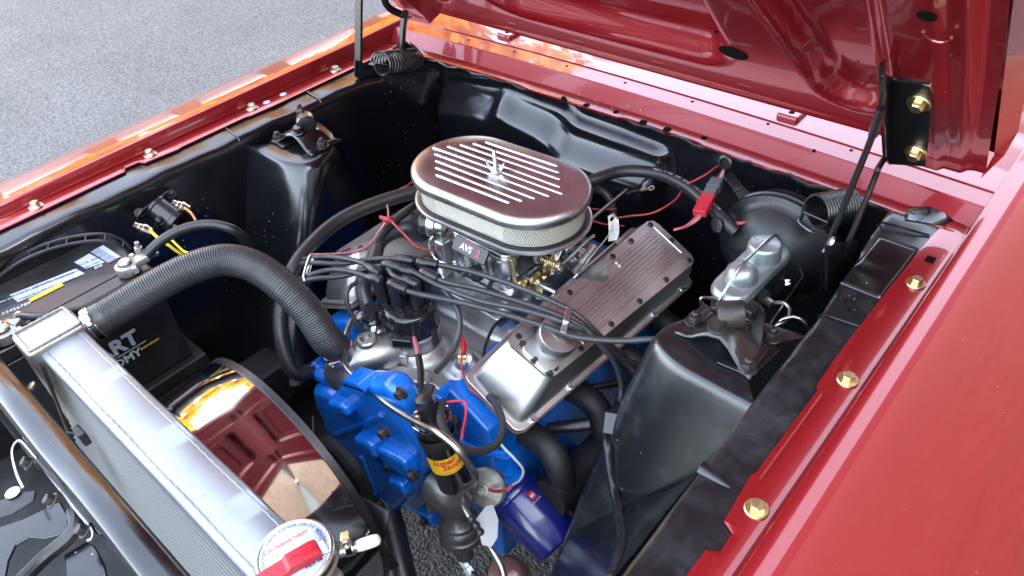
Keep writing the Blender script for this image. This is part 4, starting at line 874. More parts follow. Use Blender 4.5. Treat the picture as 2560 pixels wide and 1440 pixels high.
wrap_text('label_print', 'HIGH PERFORMANCE', .0042, 0, .0515, REDT, lb, lambda s, h: on_coil(s, h, .02735))
b = B(); b.lathe(cx1, cax, [(.0278, .095), (.0285, .097), (.0285, .113), (.0278, .115)], 36, caps=False); cbk_ = b.build('clamp_band', CAST, cl)
b = B(); b.obox(M_axis(on_coil(.047, .104), tocam), (-.006, -.008, -.014), (.006, .008, .002)); b.build('clamp_ear', CAST, cl, bevel=.001)

# ------------------------------------------------------------------ fuel pump below the coil
fp = thing('fuel_pump', 'dark cast fuel pump with ribbed dome below the ignition coil', 'fuel pump', Z(1160, 1400, -.47))
b = B(); b.tube(spline([Z(1085, 1215, -.30), Z(1110, 1230, -.30), Z(1140, 1260, -.33)], 5), .030, 14); b.build('mounting_arm', PUMPM, fp)
p0 = Z(1140, 1255, -.33); p1 = Z(1160, 1375, -.445); pax = (p1 - p0).normalized()
b = B(); b.lathe(p0, pax, [(.0, -.012), (.018, -.010), (.020, 0), (.022, .022), (.026, .034), (.030, .038), (.030, .046), (.0335, .05), (.0345, .056), (.0345, .064), (.037, .067), (.037, .075), (.034, .080), (.020, .086), (.0, .088)], 32); b.build('pump_body', PUMPM, fp, smooth=35)
b = B(); b.lathe(p0 + pax * .08, pax, [(.015, 0), (.015, .05), (.010, .052)], 18); b.build('inlet_stem', PUMPM, fp)
b = B(); b.lathe(p0 + V((0, 0, .008)), (-.2, -.4, .9), [(.011, 0), (.011, .012), (.009, .014)], 6); b.build('outlet_fitting', ZINC, fp)
b = B(); P0 = [Z(1060, 1230, -.33), Z(1105, 1200, -.30), Z(1120, 1270, -.36), Z(1062, 1290, -.39)]; b.loft([P0, [p + V((0, .02, 0)) for p in P0]], closed=True, caps=True); b.build('block_flange', PUMPM, fp, bevel=.003)
b = B(); q = Z(1155, 1400, -.48); b.lathe(q, Z(1172, 1424, -.49) - q, [(.007, 0), (.007, .014), (.009, .015), (.009, .028)], 6); b.build('inlet_nut', ZINC, fp)
b = B(); b.tube([Z(1172, 1424, -.49), Z(1200, 1450, -.49)], .005, 8); b.build('inlet_pipe', STEEL, fp)
# steel fuel line over the engine front
FLP = [(893, 782, -.150), (880, 800, -.150), (862, 845, -.150), (857, 885, -.150), (872, 925, -.150), (920, 970, -.150), (985, 1022, -.130), (1050, 1060, -.100), (1100, 1085, -.075), (1145, 1125, -.085), (1175, 1165, -.115), (1188, 1190, -.140), (1182, 1210, -.17), (1155, 1225, -.21), (1152, 1248, -.245), (1172, 1290, -.27), (1205, 1340, -.29), (1235, 1385, -.30), (1255, 1425, -.31), (1262, 1470, -.32)]
b = B(); P = spline([Z(*p) for p in FLP], 8); b.tube(P, .0049, 12); tag(b.build('fuel_line', STEEL, smooth=70), 'bent bare steel fuel line snaking from distributor area down past the coil', 'fuel line')
b = B(); P = resample(spline([Z(*p) for p in FLP[15:17]], 8), .0035); b.tube(P, .006, 12, rf=lambda i, m: .0072 if i % 3 else .0052); tag(b.build('line_sleeve', RUB), 'short ribbed black sleeve on the fuel line beside the white paper tag', 'sleeve')
tg = B(); P0 = [Z(*p, -.285) for p in ((1190, 1298), (1215, 1265), (1232, 1262), (1245, 1300), (1243, 1345), (1228, 1368), (1205, 1362))]; tg.loft([P0, [p + V((.0, .0008, -.0006)) for p in P0]], closed=True, caps=True)
tgo = tag(tg.build('paper_tag', PAPER), 'crumpled white paper tag hanging on the fuel line near the oil filter', 'tag')
# oil pressure sender (round disc) and oil filter
q = Z(1212, 1222, -.33); sa = V((.25, -.80, .55))
op = thing('oil_pressure_sender', 'round dull grey oil pressure sender with centre terminal beside the oil filter', 'sensor', q)
b = B(); b.lathe(q, sa, [(.020, -.04), (.026, -.03), (.034, -.012), (.034, -.004), (.031, 0), (.020, .002), (.010, .004), (.010, .008), (.006, .009), (.006, .014), (0, .015)], 32); b.build('disc', LEAD, op, smooth=35)
b = B(); b.lathe(q + sa.normalized() * .010, sa, [(.004, 0), (.004, .008), (0, .008)], 6); b.build('terminal', ZINC, op)
f0, f1 = Z(1275, 1228, -.375), Z(1392, 1352, -.43); fax = (f1 - f0).normalized()
of = thing('oil_filter', 'dark blue oil filter canister pointing at the ground beside the block', 'oil filter', f0)
Lf = (f1 - f0).length
b = B(); b.lathe(f0, fax, [(.043, -.004), (.0460, 0), (.0470, .003), (.0470, .008), (.0450, .011), (.0460, .014), (.0460, Lf - .004), (.0450, Lf), (.041, Lf + .003), (0, Lf + .004)], 28, up=(0, 0, 1)); b.build('canister', BLUED, of, smooth=30)
tcf = CAM - f0; tcf = (tcf - fax * tcf.dot(fax)).normalized(); sdf = fax.cross(tcf)
def on_f(s, h, r=.0462): a = s / .0460 + math.radians(28); return f0 + fax * h + (tcf * math.cos(a) - sdf * math.sin(a)) * r
b = B(); b.loft([[on_f(-.006 + .012 * i / 4, h) for i in range(5)] for h in (.020, .024, .030, .034)]); b.build('label_patch', REDP, of)
wrap_text('label_print', 'M1', .008, 0, .027, WHT, of, lambda s, h: on_f(s, h, .0464), .0003)
wrap_text('label_print', 'OIL FILTER', .0045, 0, .0375, WHT, of, lambda s, h: on_f(s, h, .0464))
b = B(); b.lathe(f0 - fax * .02, fax, [(.030, -.02), (.034, 0), (.040, .010), (.040, .016)], 24); b.build('adapter', BLUE, of)
# tow hook / smoked lamp seen at the bottom on the ground side
b = B(); q = Z(1265, 1438, -.62); b.lathe(q, (.1, -.5, .85), [(.034, -.05), (.037, -.01), (.036, 0), (.030, .006), (0, .009)], 28); tag(b.build('reservoir_bottle', GLASS, smooth=40), 'brown tinted clear bottle end under the fuel line at the bottom edge', 'bottle')
# ------------------------------------------------------------------ radiator
rad = thing('radiator', 'aluminium radiator with welded end tanks and fine finned core', 'radiator', (.02, .115, -.47))
def radcore():
    m = bpy.data.materials.new('radiator_core'); m.use_nodes = True; N, L = nodes(m); p = N['Principled BSDF']
    tc = N.new('ShaderNodeTexCoord'); sx_ = N.new('ShaderNodeSeparateXYZ'); L.new(tc.outputs['Object'], sx_.inputs[0])
    w = N.new('ShaderNodeTexWave'); w.bands_direction = 'X'; w.inputs['Scale'].default_value = 63; w.inputs['Distortion'].default_value = .6; w.inputs['Detail'].default_value = 1; L.new(tc.outputs['Object'], w.inputs['Vector'])
    r = N.new('ShaderNodeValToRGB'); r.color_ramp.elements[0].position = .25; r.color_ramp.elements[0].color = (.008, .008, .008, 1); r.color_ramp.elements[1].position = .7; r.color_ramp.elements[1].color = (.22, .22, .21, 1); L.new(w.outputs[0], r.inputs[0]); L.new(r.outputs[0], p.inputs['Base Color'])
    p.inputs['Metallic'].default_value = .6; p.inputs['Roughness'].default_value = .45
    bu = N.new('ShaderNodeBump'); bu.inputs['Strength'].default_value = .6; bu.inputs['Distance'].default_value = .002; L.new(w.outputs[0], bu.inputs['Height']); L.new(bu.outputs[0], p.inputs['Normal']); return m
CORE = radcore()
LEAN = .2; b = B(); b.add([(x, y - LEAN * (-.02 - z), z) for x, y, z in ((-.245, .094, -.44), (.275, .094, -.44), (.275, .138, -.44), (-.245, .138, -.44), (-.245, .094, -.02), (.275, .094, -.02), (.275, .138, -.02), (-.245, .138, -.02))], [(3, 2, 1, 0), (4, 5, 6, 7), (0, 1, 5, 4), (1, 2, 6, 5), (2, 3, 7, 6), (3, 0, 4, 7)]); core = b.build('core', CORE, rad)
b = B()
for k in range(44):
    z = -.027 - .0092 * k; yc = -LEAN * (-.02 - z); b.box((-.244, .0885 + yc, z - .0018), (.274, .0955 + yc, z + .0018))
ct = b.build('core_tube_row', mk('core_tube', (.34, .335, .31), .4, .8), rad); ct['kind'] = 'stuff'
b = B(); b.loft([[V((x, y, z + .0012 * math.sin(x * 40 + y * 90))) for y, z in ((.0835, -.030), (.083, -.013), (.086, -.0098), (.115, -.0088), (.1435, -.0096), (.1465, -.013), (.1465, -.03))] for x in [-.247 + .520 * k / 40 for k in range(41)]]); b.build('top_plate', RADA, rad, smooth=50)
for ys_ in (.0915, .1385):
    b = B(); b.tube([V((-.245 + .515 * k / 120, ys_ + .0004 * math.sin(k * 1.7), -.0094 + .0012 * math.sin((-.245 + .515 * k / 120) * 40 + ys_ * 90) + .0003)) for k in range(121)], .0011, 6); b.build('weld_seam', RADA, rad)
b = B(); b.prism(mat4(V((-.280, .111, 0)), V((1, 0, 0)), V((0, 1, 0)), V((0, 0, 1))), rect(.066, .082, .008), -.45, -.001); tk = b.build('end_tank', TANKA, rad, bevel=.006, seg=3)
b = B()
P = [V((x, y, .0)) for x, y in ((-.309, .0755), (-.309, .146), (-.252, .1465), (-.252, .0755))]
b.tube([p for p in resample(P + [P[0]], .004)], .0028, 6, rf=lambda i, m: .0024 + .0008 * math.sin(i * 2.3)); b.build('weld_bead', TANKA, tk)
b = B(); b.prism(mat4(V((.300, .113, 0)), V((1, 0, 0)), V((0, 1, 0)), V((0, 0, 1))), rect(.060, .082, .008), -.45, -.030); b.build('end_tank', TANKA, rad, bevel=.006, seg=3)
b = B(); b.lathe((-.275, .150, -.030), (0, 1, .1), [(.021, -.02), (.021, .03)], 24); b.build('hose_outlet', TANKA, rad)
for x, z in ((-.12, -.135), (-.02, -.20)):
    pass
# wire-tie mounts on the core face
for p in ((210, 1085), (252, 1185)):
    q = YY(*p, .066); b = B(); b.box((q.x - .012, .058, q.z - .012), (q.x + .012, .068, q.z + .012)); tie = b.build('mounting_pad', PLAS, rad, bevel=.002)
    b = B(); b.tube([(q.x - .008, .060, q.z), (q.x - .02, .052, q.z + .004)], .0015, 6); b.build('tie_pin', PLAS, tie)
# long dark channel in front of the core, left
b = B(); b.bar(V((-.240, .078, -.02)), V((-.215, .010, -.40)), .012, .003); b.build('side_channel', CAST, rad)
# filler neck and pressure cap
nk = V((.288, .128, 0))
b = B(); b.lathe(nk, (0, 0, 1), [(.030, -.05), (.030, -.022), (.041, -.018), (.043, -.014), (.041, -.011)], 36); b.build('filler_neck', TANKA, rad)
b = B(); b.tube([nk + V((.02, .028, -.02)), nk + V((.034, .052, -.020))], .006, 10); b.build('overflow_nipple', TANKA, rad)
b = B(); b.lathe(nk, (0, 0, 1), [(.0400, -.011), (.0415, -.008), (.0415, -.003), (.0395, .0005), (.0370, .0012), (.0358, .0002)], 48); cap = b.build('radiator_cap', ZINC, rad, smooth=60); cap['label'] = 'white topped radiator cap with red safety lever at the bottom left'
b = B(); b.lathe(nk, (0, 0, 1), [(.0362, .0000), (.034, .0012), (0, .0016)], 48); face = b.build('printed_face', WHTL, cap)
lv_d = (Z(775, 1375, .01) - Z(665, 1438, .01)); lv_d.z = 0; lv_d.normalize(); lv_n = V((-lv_d.y, lv_d.x, 0))
lc = Z(742, 1402, .006); lc.z = .0
ML = mat4(lc, lv_d, lv_n, V((0, 0, 1)))
b = B(); b.loft([[ML @ V((x, y * w, z)) for y, z in ((-.009, .0022), (-.009, h - .0015), (-.0075, h), (.0075, h), (.009, h - .0015), (.009, .0022))] for x, w, h in ((-.062, .85, .010), (-.040, .9, .0100), (-.012, 1, .0105), (-.008, 1, .0145), (.018, 1, .0145), (.023, .96, .013), (.0245, .9, .009))], caps=True); lvr = b.build('safety_lever', REDP, cap, smooth=35)
text('lever_lettering', 'Caution', .0080, mat4(ML @ V((.006, .000, .0146)), -lv_d, -lv_n, V((0, 0, 1))), REDP, cap, ext=.0006)
b = B(); b.obox(ML, (.022, -.007, .002), (.031, .008, .004)); b.build('lever_hinge', ZINC, cap)
def arc_text(body, size, r, a0, flip, mat):
    step = size * .72 / r
    n = len(body)
    for i, chx in enumerate(body):
        pass
    def fn(s, h):
        a = a0 - s / r if not flip else a0 + s / r
        rr = r + (h if not flip else -h); return nk + V((rr * math.cos(a), rr * math.sin(a), .0021))
    return wrap_text('cap_print', body, size, 0, 0, mat, cap, fn)
# angles are seen from above; the print reads from the front of the car's far side
UPD = math.atan2(lv_n.y, lv_n.x)
arc_text('CAUTION  DO NOT REPLACE WHEN CHANGING COOLANT', .0050, .0318, UPD + .25, True, NAVY)
text('cap_print', 'OPEN WHEN HOT', .0058, mat4(nk + lv_n * .0155 + lv_d * -.004 + V((0, 0, .0022)), -lv_d, -lv_n, V((0, 0, 1))), REDT, cap, ext=.0001)
arc_text('LIFT LEVER', .0068, .0305, UPD - 1.75, True, NAVY)
text('cap_print', '13 LBS', .0062, mat4(nk - lv_n * .0165 + lv_d * .012 + V((0, 0, .0022)), -lv_d, -lv_n, V((0, 0, 1))), NAVY, cap, ext=.0001, bold=.0002)
text('cap_print', '90 KPA', .0062, mat4(nk - lv_n * .0235 + lv_d * .012 + V((0, 0, .0022)), -lv_d, -lv_n, V((0, 0, 1))), NAVY, cap, ext=.0001, bold=.0002)
# overflow hose stub with clamp
q = nk + V((.036, .054, -.018)); d_ = V((.5, .78, .06)).normalized()
b = B(); b.lathe(q, d_, [(.006, -.004), (.0068, 0), (.0068, .014), (.0056, .019), (.003, .021), (0, .021)], 16); tag(b.build('overflow_plug', mk('milky_plastic', (.62, .60, .52), .35, 0)), 'milky plastic plug on the overflow pipe beside the radiator cap', 'plug')

# ------------------------------------------------------------------ hose clamps
def hose_clamp(c, axis, r, ang, label, w=.011, mat=ZINC):
    """worm-drive clamp: slotted band, housing and screw"""
    x_, y_, a_ = frame(axis); c = V(c)
    t = thing('hose_clamp', label, 'hose clamp', c, 'hose clamps')
    b = B(); b.lathe(c, axis, [(r + .0003, -w / 2), (r + .0012, -w / 2), (r + .0012, w / 2), (r + .0003, w / 2)], 40, caps=False); bd = b.build('band', mat, t)
    for k in range(16):
        aa = ang + .45 + .085 * k; d = x_ * math.cos(aa) + y_ * math.sin(aa); tt = -x_ * math.sin(aa) + y_ * math.cos(aa)
        b = B(); b.obox(mat4(c + d * (r + .0011), tt, a_, d), (-.0007 * (r / .02 * .5 + .5), -w * .36, 0), (.0007 * (r / .02 * .5 + .5), w * .36, .0004)); b.build('slot', HOLE, bd)
    d = x_ * math.cos(ang) + y_ * math.sin(ang); tt = -x_ * math.sin(ang) + y_ * math.cos(ang)
    b = B(); b.obox(mat4(c + d * (r + .001), tt, a_, d), (-.007, -w * .58, 0), (.007, w * .58, .009)); b.build('screw_housing', mat, t, bevel=.0015)
    b = B(); b.lathe(c + d * (r + .0055) + tt * .006, tt, [(.0048, 0), (.0055, .001), (.0055, .006), (.0046, .0075), (.002, .0072), (0, .006)], 6); b.build('screw', mat, t)
    return t
# ------------------------------------------------------------------ upper radiator hose, corrugated
HP_ = [V((-.275, .158, -.027)), Z(300, 770, -.018), Z(385, 718, -.005), Z(475, 672, .004), Z(560, 650, .004), Z(640, 668, -.006), Z(715, 722, -.03), Z(775, 786, -.07), Z(815, 848, -.12), V((-.076, .424, -.158)), V((-.074, .430, -.178))]
P = resample(spline(HP_, 12), .0006); LH = len(P)
def hose_r(i, m):
    s = i / m
    if s < .055 or s > .955: return .0248
    return .0246 + .00065 * math.sin(2 * math.pi * i * .0006 / .0036)
b = B(); b.tube(P, .024, 28, rf=hose_r); tag(b.build('radiator_hose', RUBC, smooth=80), 'large corrugated rubber hose arching from radiator to thermostat housing', 'hose')
hose_clamp(P[12], P[14] - P[10], .0248, 2.2, 'worm clamp on the corrugated hose at the radiator end')
hose_clamp(P[-14], P[-12] - P[-16], .0252, 3.9, 'worm clamp on the corrugated hose at the thermostat end')
hose_clamp(nk + V((.029, .044, -.018)), (.5, .78, .06), .0075, 1.2, 'small worm clamp beside the radiator cap', .009, GOLDW)
# ------------------------------------------------------------------ heater and vacuum hoses
def hose(P, r, label, cat='hose', mat=RUB, name='hose', n=14):
    b_ = B(); b_.tube(resample(spline(P, 10), .006), r, n); o = b_.build(name, mat, smooth=80); return tag(o, label, cat)
hose([V((-.165, .425, -.27)), Z(735, 930, -.25), Z(705, 850, -.20), Z(704, 770, -.16), Z(725, 690, -.12), Z(770, 620, -.10), Z(850, 550, -.09), Z(950, 505, -.085), Z(1050, 478, -.085), Z(1120, 470, -.09), Z(1200, 440, -.10)], .0135, 'thick smooth heater hose looping up from the water pump and back behind the air cleaner', name='heater_hose')
hose([V((-.075, .505, -.160)), Z(908, 720, -.12), Z(935, 650, -.10), Z(950, 605, -.10), Z(985, 580, -.10), Z(1025, 570, -.10), Z(1060, 590, -.13)], .0125, 'grey heater hose bent over beside the carburetor choke', name='heater_hose', mat=RUBC)
hose([Z(915, 690, -.13), Z(935, 620, -.095), Z(975, 565, -.085), Z(1035, 515, -.080), Z(1080, 480, -.085)], .0068, 'thin lettered fuel hose slanting up to the air cleaner base on the left', name='fuel_hose')
hose([V((-.075, .505, -.165)), V((-.072, .500, -.145)), V((-.068, .505, -.125))], .0125, 'short rubber hose stub standing at the manifold beside the distributor', name='hose_stub')
hose_clamp(V((-.073, .502, -.150)), V((.0, .1, 1)), .0127, 3.6, 'worm clamp on the short hose stub beside the distributor', .009)
hose_clamp(V((-.168, .424, -.272)), V((.5, 0, .85)), .0140, 4.4, 'worm clamp where the thick heater hose meets the blue water pump', .010)
hose([Z(893, 705, -.10), Z(873, 720, -.10), Z(866, 745, -.11), Z(875, 780, -.13), Z(898, 815, -.155), Z(915, 830, -.175)], .0038, 'thin vacuum hose curling down to the distributor vacuum can', name='vacuum_hose', mat=WIRE)
BVH = [Z(1440, 470, -.09), Z(1490, 448, -.075), Z(1545, 430, -.07), Z(1600, 428, -.068), Z(1660, 440, -.068), Z(1720, 470, -.07), Z(1770, 512, -.075), Z(1815, 555, -.085), Z(1840, 580, -.095)]
bvh = hose(BVH, .0115, 'thick black vacuum hose with white lettering arching to the brake booster', name='vacuum_hose')
SP = resample(spline(BVH, 10), .002); acc_l = 0
txt = 'FUEL LINE SAE 30R7  10/32  FUEL LINE'
for i, chx in enumerate(txt):
    k = int(len(SP) * (.43 + .0126 * i))
    if chx == ' ' or k > len(SP) - 6: continue
    t = (SP[k + 3] - SP[k - 3]).normalized(); upv = (CAM - SP[k]).normalized(); upv = (upv * .55 + V((.35, .5, .62)) * .6); upv = (upv - t * upv.dot(t)).normalized(); s_ = upv.cross(t)
    o = text('hose_lettering', chx, .0062, mat4(SP[k] + upv * .01165, t, s_, upv), WHT, bvh, ext=.0001)
hose([Z(1480, 470, -.10), Z(1510, 480, -.10), Z(1530, 510, -.12), Z(1535, 560, -.16)], .0075, 'short grey vapour hose dropping behind the air cleaner', name='vapour_hose', mat=RUBC)
# lower radiator hose
hose([V((-.02, .40, -.50)), Z(985, 1350, -.53), Z(1000, 1420, -.55), Z(1020, 1500, -.58)], .026, 'wide black lower radiator hose dropping from the blue water pump', name='radiator_hose', mat=RUB)
hose_clamp(Z(978, 1325, -.52), Z(1000, 1420, -.55) - Z(978, 1325, -.52), .0265, 2.0, 'dark clamp on the lower radiator hose', .012, CAST)

# ------------------------------------------------------------------ fan shroud (polished drum) with black rear rim
SC = V((-.005, 0, -.262)); SR = .212
fs = thing('fan_shroud', 'mirror polished round fan shroud behind the radiator', 'fan shroud', (-.005, .2, -.48))
def ringp(r, y, n=96): return [SC + V((r * math.cos(2 * math.pi * k / n), y, r * math.sin(2 * math.pi * k / n))) for k in range(n)]
b = B(); b.loft([ringp(SR + .004, .150), ringp(SR + .002, .158), ringp(SR, .162), ringp(SR, .21), ringp(SR, .252), ringp(SR - .002, .256), ringp(SR - .004, .256), ringp(SR - .004, .15)], closed=True); b.build('drum', CHR, fs, smooth=50)
b = B(); b.loft([ringp(SR - .006, .254), ringp(SR + .001, .2545), ringp(SR + .0015, .264), ringp(SR - .006, .266)], closed=True); b.build('rear_rim', BLKS, fs)
b = B(); o_ = [(-.25, -.44), (.27, -.44), (.27, -.03), (-.25, -.03)]; vs = [V((x, .148, z)) for x, z in o_]; n = 48; cs_ = ringp(SR, .148, n); b.add(cs_ + [V((-.25 + .52 * (0 if math.cos(2 * math.pi * k / n) < -.7 else 1 if math.cos(2 * math.pi * k / n) > .7 else (math.cos(2 * math.pi * k / n) + .7) / 1.4), .148, -.44 + .41 * (0 if math.sin(2 * math.pi * k / n) < -.7 else 1 if math.sin(2 * math.pi * k / n) > .7 else (math.sin(2 * math.pi * k / n) + .7) / 1.4))) for k in range(n)], [(k, (k + 1) % n, n + (k + 1) % n, n + k) for k in range(n)]); b.build('back_plate', RADA, fs)
# fan inside the drum and on the pump
fan = thing('engine_fan', 'black engine fan blades between polished shroud and blue water pump', 'fan', (-.03, .30, -.57))
b = B(); b.lathe((-.03, .322, -.37), (0, -1, 0), [(.032, -.01), (.036, 0), (.036, .02), (.028, .04), (0, .042)], 24); b.build('hub', DARK, fan)
for k in range(6):
    a = 2 * math.pi * k / 6 + .25; d = V((math.cos(a), 0, math.sin(a))); s_ = V((-math.sin(a), 0, math.cos(a))); rows = []
    for r, w, tw in ((.03, .018, .3), (.08, .026, .5), (.14, .032, .6), (.185, .034, .65)):
        c = V((-.03, .300, -.37)) + d * r; q_ = s_ * math.cos(tw) + V((0, 1, 0)) * math.sin(tw); rows.append([c - q_ * w, c, c + q_ * w])
    b = B(); b.loft(rows); b.build('blade', BLKS, fan, solid=.0025)
# belt and pulley
b = B(); b.lathe((-.03, .345, -.37), (0, 1, 0), [(.04, -.012), (.07, -.010), (.064, 0), (.07, .010), (.05, .012)], 32); tag(b.build('pump_pulley', DARK), 'dark water pump pulley behind the fan', 'pulley')

# ------------------------------------------------------------------ battery
bx0, bx1, by0, by1, bz = -.560, -.385, .035, .302, -.064
bat = thing('battery', 'black car battery with pale printed label and folding handle beside the far apron', 'battery', ((bx0 + bx1) / 2, (by0 + by1) / 2, -.27))
b = B(); b.box((bx0, by0, -.27), (bx1, by1, bz - .028)); b.build('case', PLAS, bat, bevel=.005)
b = B(); b.box((bx0 - .003, by0 - .003, bz - .027), (bx1 + .003, by1 + .003, bz)); top_ = b.build('lid', PLAS, bat, bevel=.006, seg=3)
b = B(); b.prism(Matrix.Translation(((bx0 + bx1) / 2 + .005, (by0 + by1) / 2 - .01, bz)), rect(.105, .235, .006), 0, .0015); b.build('lid_panel', PLAS, bat, bevel=.0006)
def on_b(px, py): return Z(px, py, bz + .0022)
b = B(); P0 = [on_b(28, 742), on_b(222, 612), on_b(302, 641), on_b(48, 755)]
lay = [((24, 738), (190, 672), (212, 684), (45, 756)), ((186, 656), (224, 634), (262, 656), (215, 672)), ((226, 630), (258, 613), (302, 642), (270, 657))]
for c in lay:
    b = B(); P0 = [on_b(*p) for p in c]; b.loft([P0, [p + V((0, 0, .0005)) for p in P0]], closed=True, caps=True); b.build('label_panel', WHTL, bat)
b = B(); P0 = [on_b(72, 749), on_b(155, 708), on_b(160, 714), on_b(78, 755)]; b.loft([P0, [p + V((0, 0, .0012)) for p in P0]], closed=True, caps=True); b.build('label_stripe', YEL, bat)
# printed lines on the label
dirL = (on_b(190, 672) - on_b(24, 738)).normalized(); nL = V((-dirL.y, dirL.x, 0)); MLb = lambda p, dz=.0008: mat4(p + V((0, 0, dz)), dirL, nL, V((0, 0, 1)))
for k, (px_, py_, s_) in enumerate((((65, 727, 'DANGER / POISON  SHIELD EYES'), (110, 712, 'EXPLOSIVE GASES CAN CAUSE BLINDNESS'), (120, 722, 'SULFURIC ACID CAN CAUSE BURNS'), (70, 741, 'FLUSH EYES IMMEDIATELY  GET HELP'), (150, 695, 'KEEP OUT OF REACH OF CHILDREN'), (165, 690, 'RECYCLE  Pb'))[:6])):
    text('label_print', s_, .0052, MLb(on_b(px_, py_)), NAVY, bat, ext=.0001)
text('label_print', 'CCA 540', .010, MLb(on_b(222, 655)), NAVY, bat, ext=.0001); text('label_print', '60 MO', .008, MLb(on_b(233, 662)), NAVY, bat, ext=.0001)
text('label_print', 'E10', .0085, mat4(on_b(246, 667) + V((0, 0, .0004)), dirL, nL, V((0, 0, 1))), WHT, bat, ext=.0001, bold=.0003)
for i in range(12):
    p = on_b(240, 625).lerp(on_b(286, 652), i / 11) ; b = B(); b.obox(MLb(p, .0006), (-.010, -.0006 - .0004 * (i % 3), 0), (.006, .0006, .0003)); b.build('bar_mark', NAVY, bat)
text('label_print', '0123456789', .011, mat4(on_b(32, 775) + V((0, 0, .0004)), dirL, nL, V((0, 0, 1))), WHT, bat, ext=.0001)
text('label_print', 'PROPER CARE', .006, mat4(on_b(12, 752) + V((0, 0, .0004)), dirL, nL, V((0, 0, 1))), WHT, bat, ext=.0001)
# side print facing the engine
ms = lambda p: mat4(p, V((0, 1, 0)), V((0, 0, 1)), V((1, 0, 0)))
text('side_print', 'SMART', .040, ms(V((bx1 + .0012, .170, -.168))), WHTL, bat, ext=.0003, bold=.0015)
text('side_print', 'ECONOMY', .022, ms(V((bx1 + .0012, .170, -.200))), WHTL, bat, ext=.0003, bold=.0006)
b = B(); b.obox(ms(V((bx1 + .001, .18, -.1865))), (-.08, -.0006, 0), (.06, .0006, .0006)); b.build('side_rule', WHTL, bat)
text('side_print', 'ENGINEERED', .006, ms(V((bx1 + .0014, .243, -.197))), YEL, bat, ext=.0002)
# handle: two arched rails with cross ribs
HR = [Z(-30, 720, -.055), Z(0, 690, -.045), Z(60, 650, -.032), Z(130, 622, -.026), Z(200, 606, -.025), Z(260, 603, -.030), Z(305, 618, -.045), Z(325, 640, -.062)]
hp = resample(spline(HR, 8), .006)
b = B()
for d, w in ((0, .003), (.022, .003)): b.tube([p + V((-d * .85, d * .5, 0)) for p in hp], w, 6)
b.build('handle_rails', PLAS, bat)
for k in range(3, len(hp) - 3, 5):
    b = B(); b.tube([hp[k], hp[k] + V((-.022 * .85, .011, 0))], .0014, 6); b.build('handle_rib', WHTL if 0 else PLAS, bat)
# posts and clamps
def battery_clamp(p, label, dirn):
    t = thing('battery_clamp', label, 'battery clamp', p)
    b = B(); b.lathe(p, (0, 0, 1), [(.0115, -.012), (.011, .012), (.0095, .014), (0, .0142)], 20); b.build('post', LEAD, t)
    b = B(); b.lathe(p, (0, 0, 1), [(.012, -.010), (.0185, -.009), (.0195, -.002), (.0185, .006), (.0125, .008)], 24, caps=False); b.build('ring', LEAD, t)
    d = V(dirn).normalized(); s_ = V((-d.y, d.x, 0))
    b = B(); b.obox(mat4(p + d * .026, d, s_, V((0, 0, 1))), (-.012, -.010, -.007), (.014, .010, .007)); b.build('tail', LEAD, t, bevel=.003)
    b = B(); b.tube([p + d * .012 + s_ * -.02, p + d * .012 + s_ * .022], .0035, 8); b.lathe(p + d * .012 + s_ * .018, s_, [(.0065, 0), (.0065, .006)], 6); b.lathe(p + d * .012 - s_ * .018, -s_, [(.0065, 0), (.0065, .006)], 6); b.build('clamp_bolt', ZINC, t)
    return t
pp = Z(318, 668, -.052); battery_clamp(pp, 'corroded grey terminal clamp on the battery corner nearest the solenoid', Z(360, 645, -.045) - pp)
b = B(); q = Z(347, 625, -.035); b.lathe(q, (.1, .1, 1), [(.0065, -.012), (.0065, .006), (.004, .007), (.004, .016), (0, .017)], 8); b.obox(M_axis(q + V((0, 0, -.006)), (.2, .2, 1)), (-.011, -.004, -.003), (.011, .004, .003)); b.obox(M_axis(q + V((.008, .012, -.010)), (.2, .2, 1)), (-.010, -.010, -.003), (.010, .010, .003))
tag(b.build('cable_clamp_bolt', LEAD), 'pale metal bolt and saddle on top of the battery clamp', 'bolt')
pn = Z(12, 835, -.050); battery_clamp(pn, 'terminal clamp on the battery at the left edge of the picture', Z(45, 800, -.045) - pn)
hose([Z(365, 638, -.040), Z(400, 605, -.028), Z(440, 580, -.018), Z(490, 564, -.015), Z(540, 562, -.018), Z(585, 576, -.03), Z(612, 600, -.06), Z(625, 640, -.11), Z(628, 700, -.2)], .0085, 'thick black battery cable arching from the clamp toward the shock tower', 'cable', RUB, 'battery_cable')
hose([Z(30, 802, -.045), Z(55, 790, -.040), Z(90, 792, -.036), Z(140, 788, -.036), Z(190, 778, -.05), Z(230, 772, -.07)], .0065, 'short black ground cable running over the battery toward the radiator tank', 'cable', BLKS, 'battery_cable')
b = B(); b.tube([Z(12, 810, -.045), Z(30, 801, -.045), Z(46, 794, -.041)], .0058, 10); tag(b.build('cable_end', COPP), 'bare copper end of the ground cable at the battery', 'cable end')
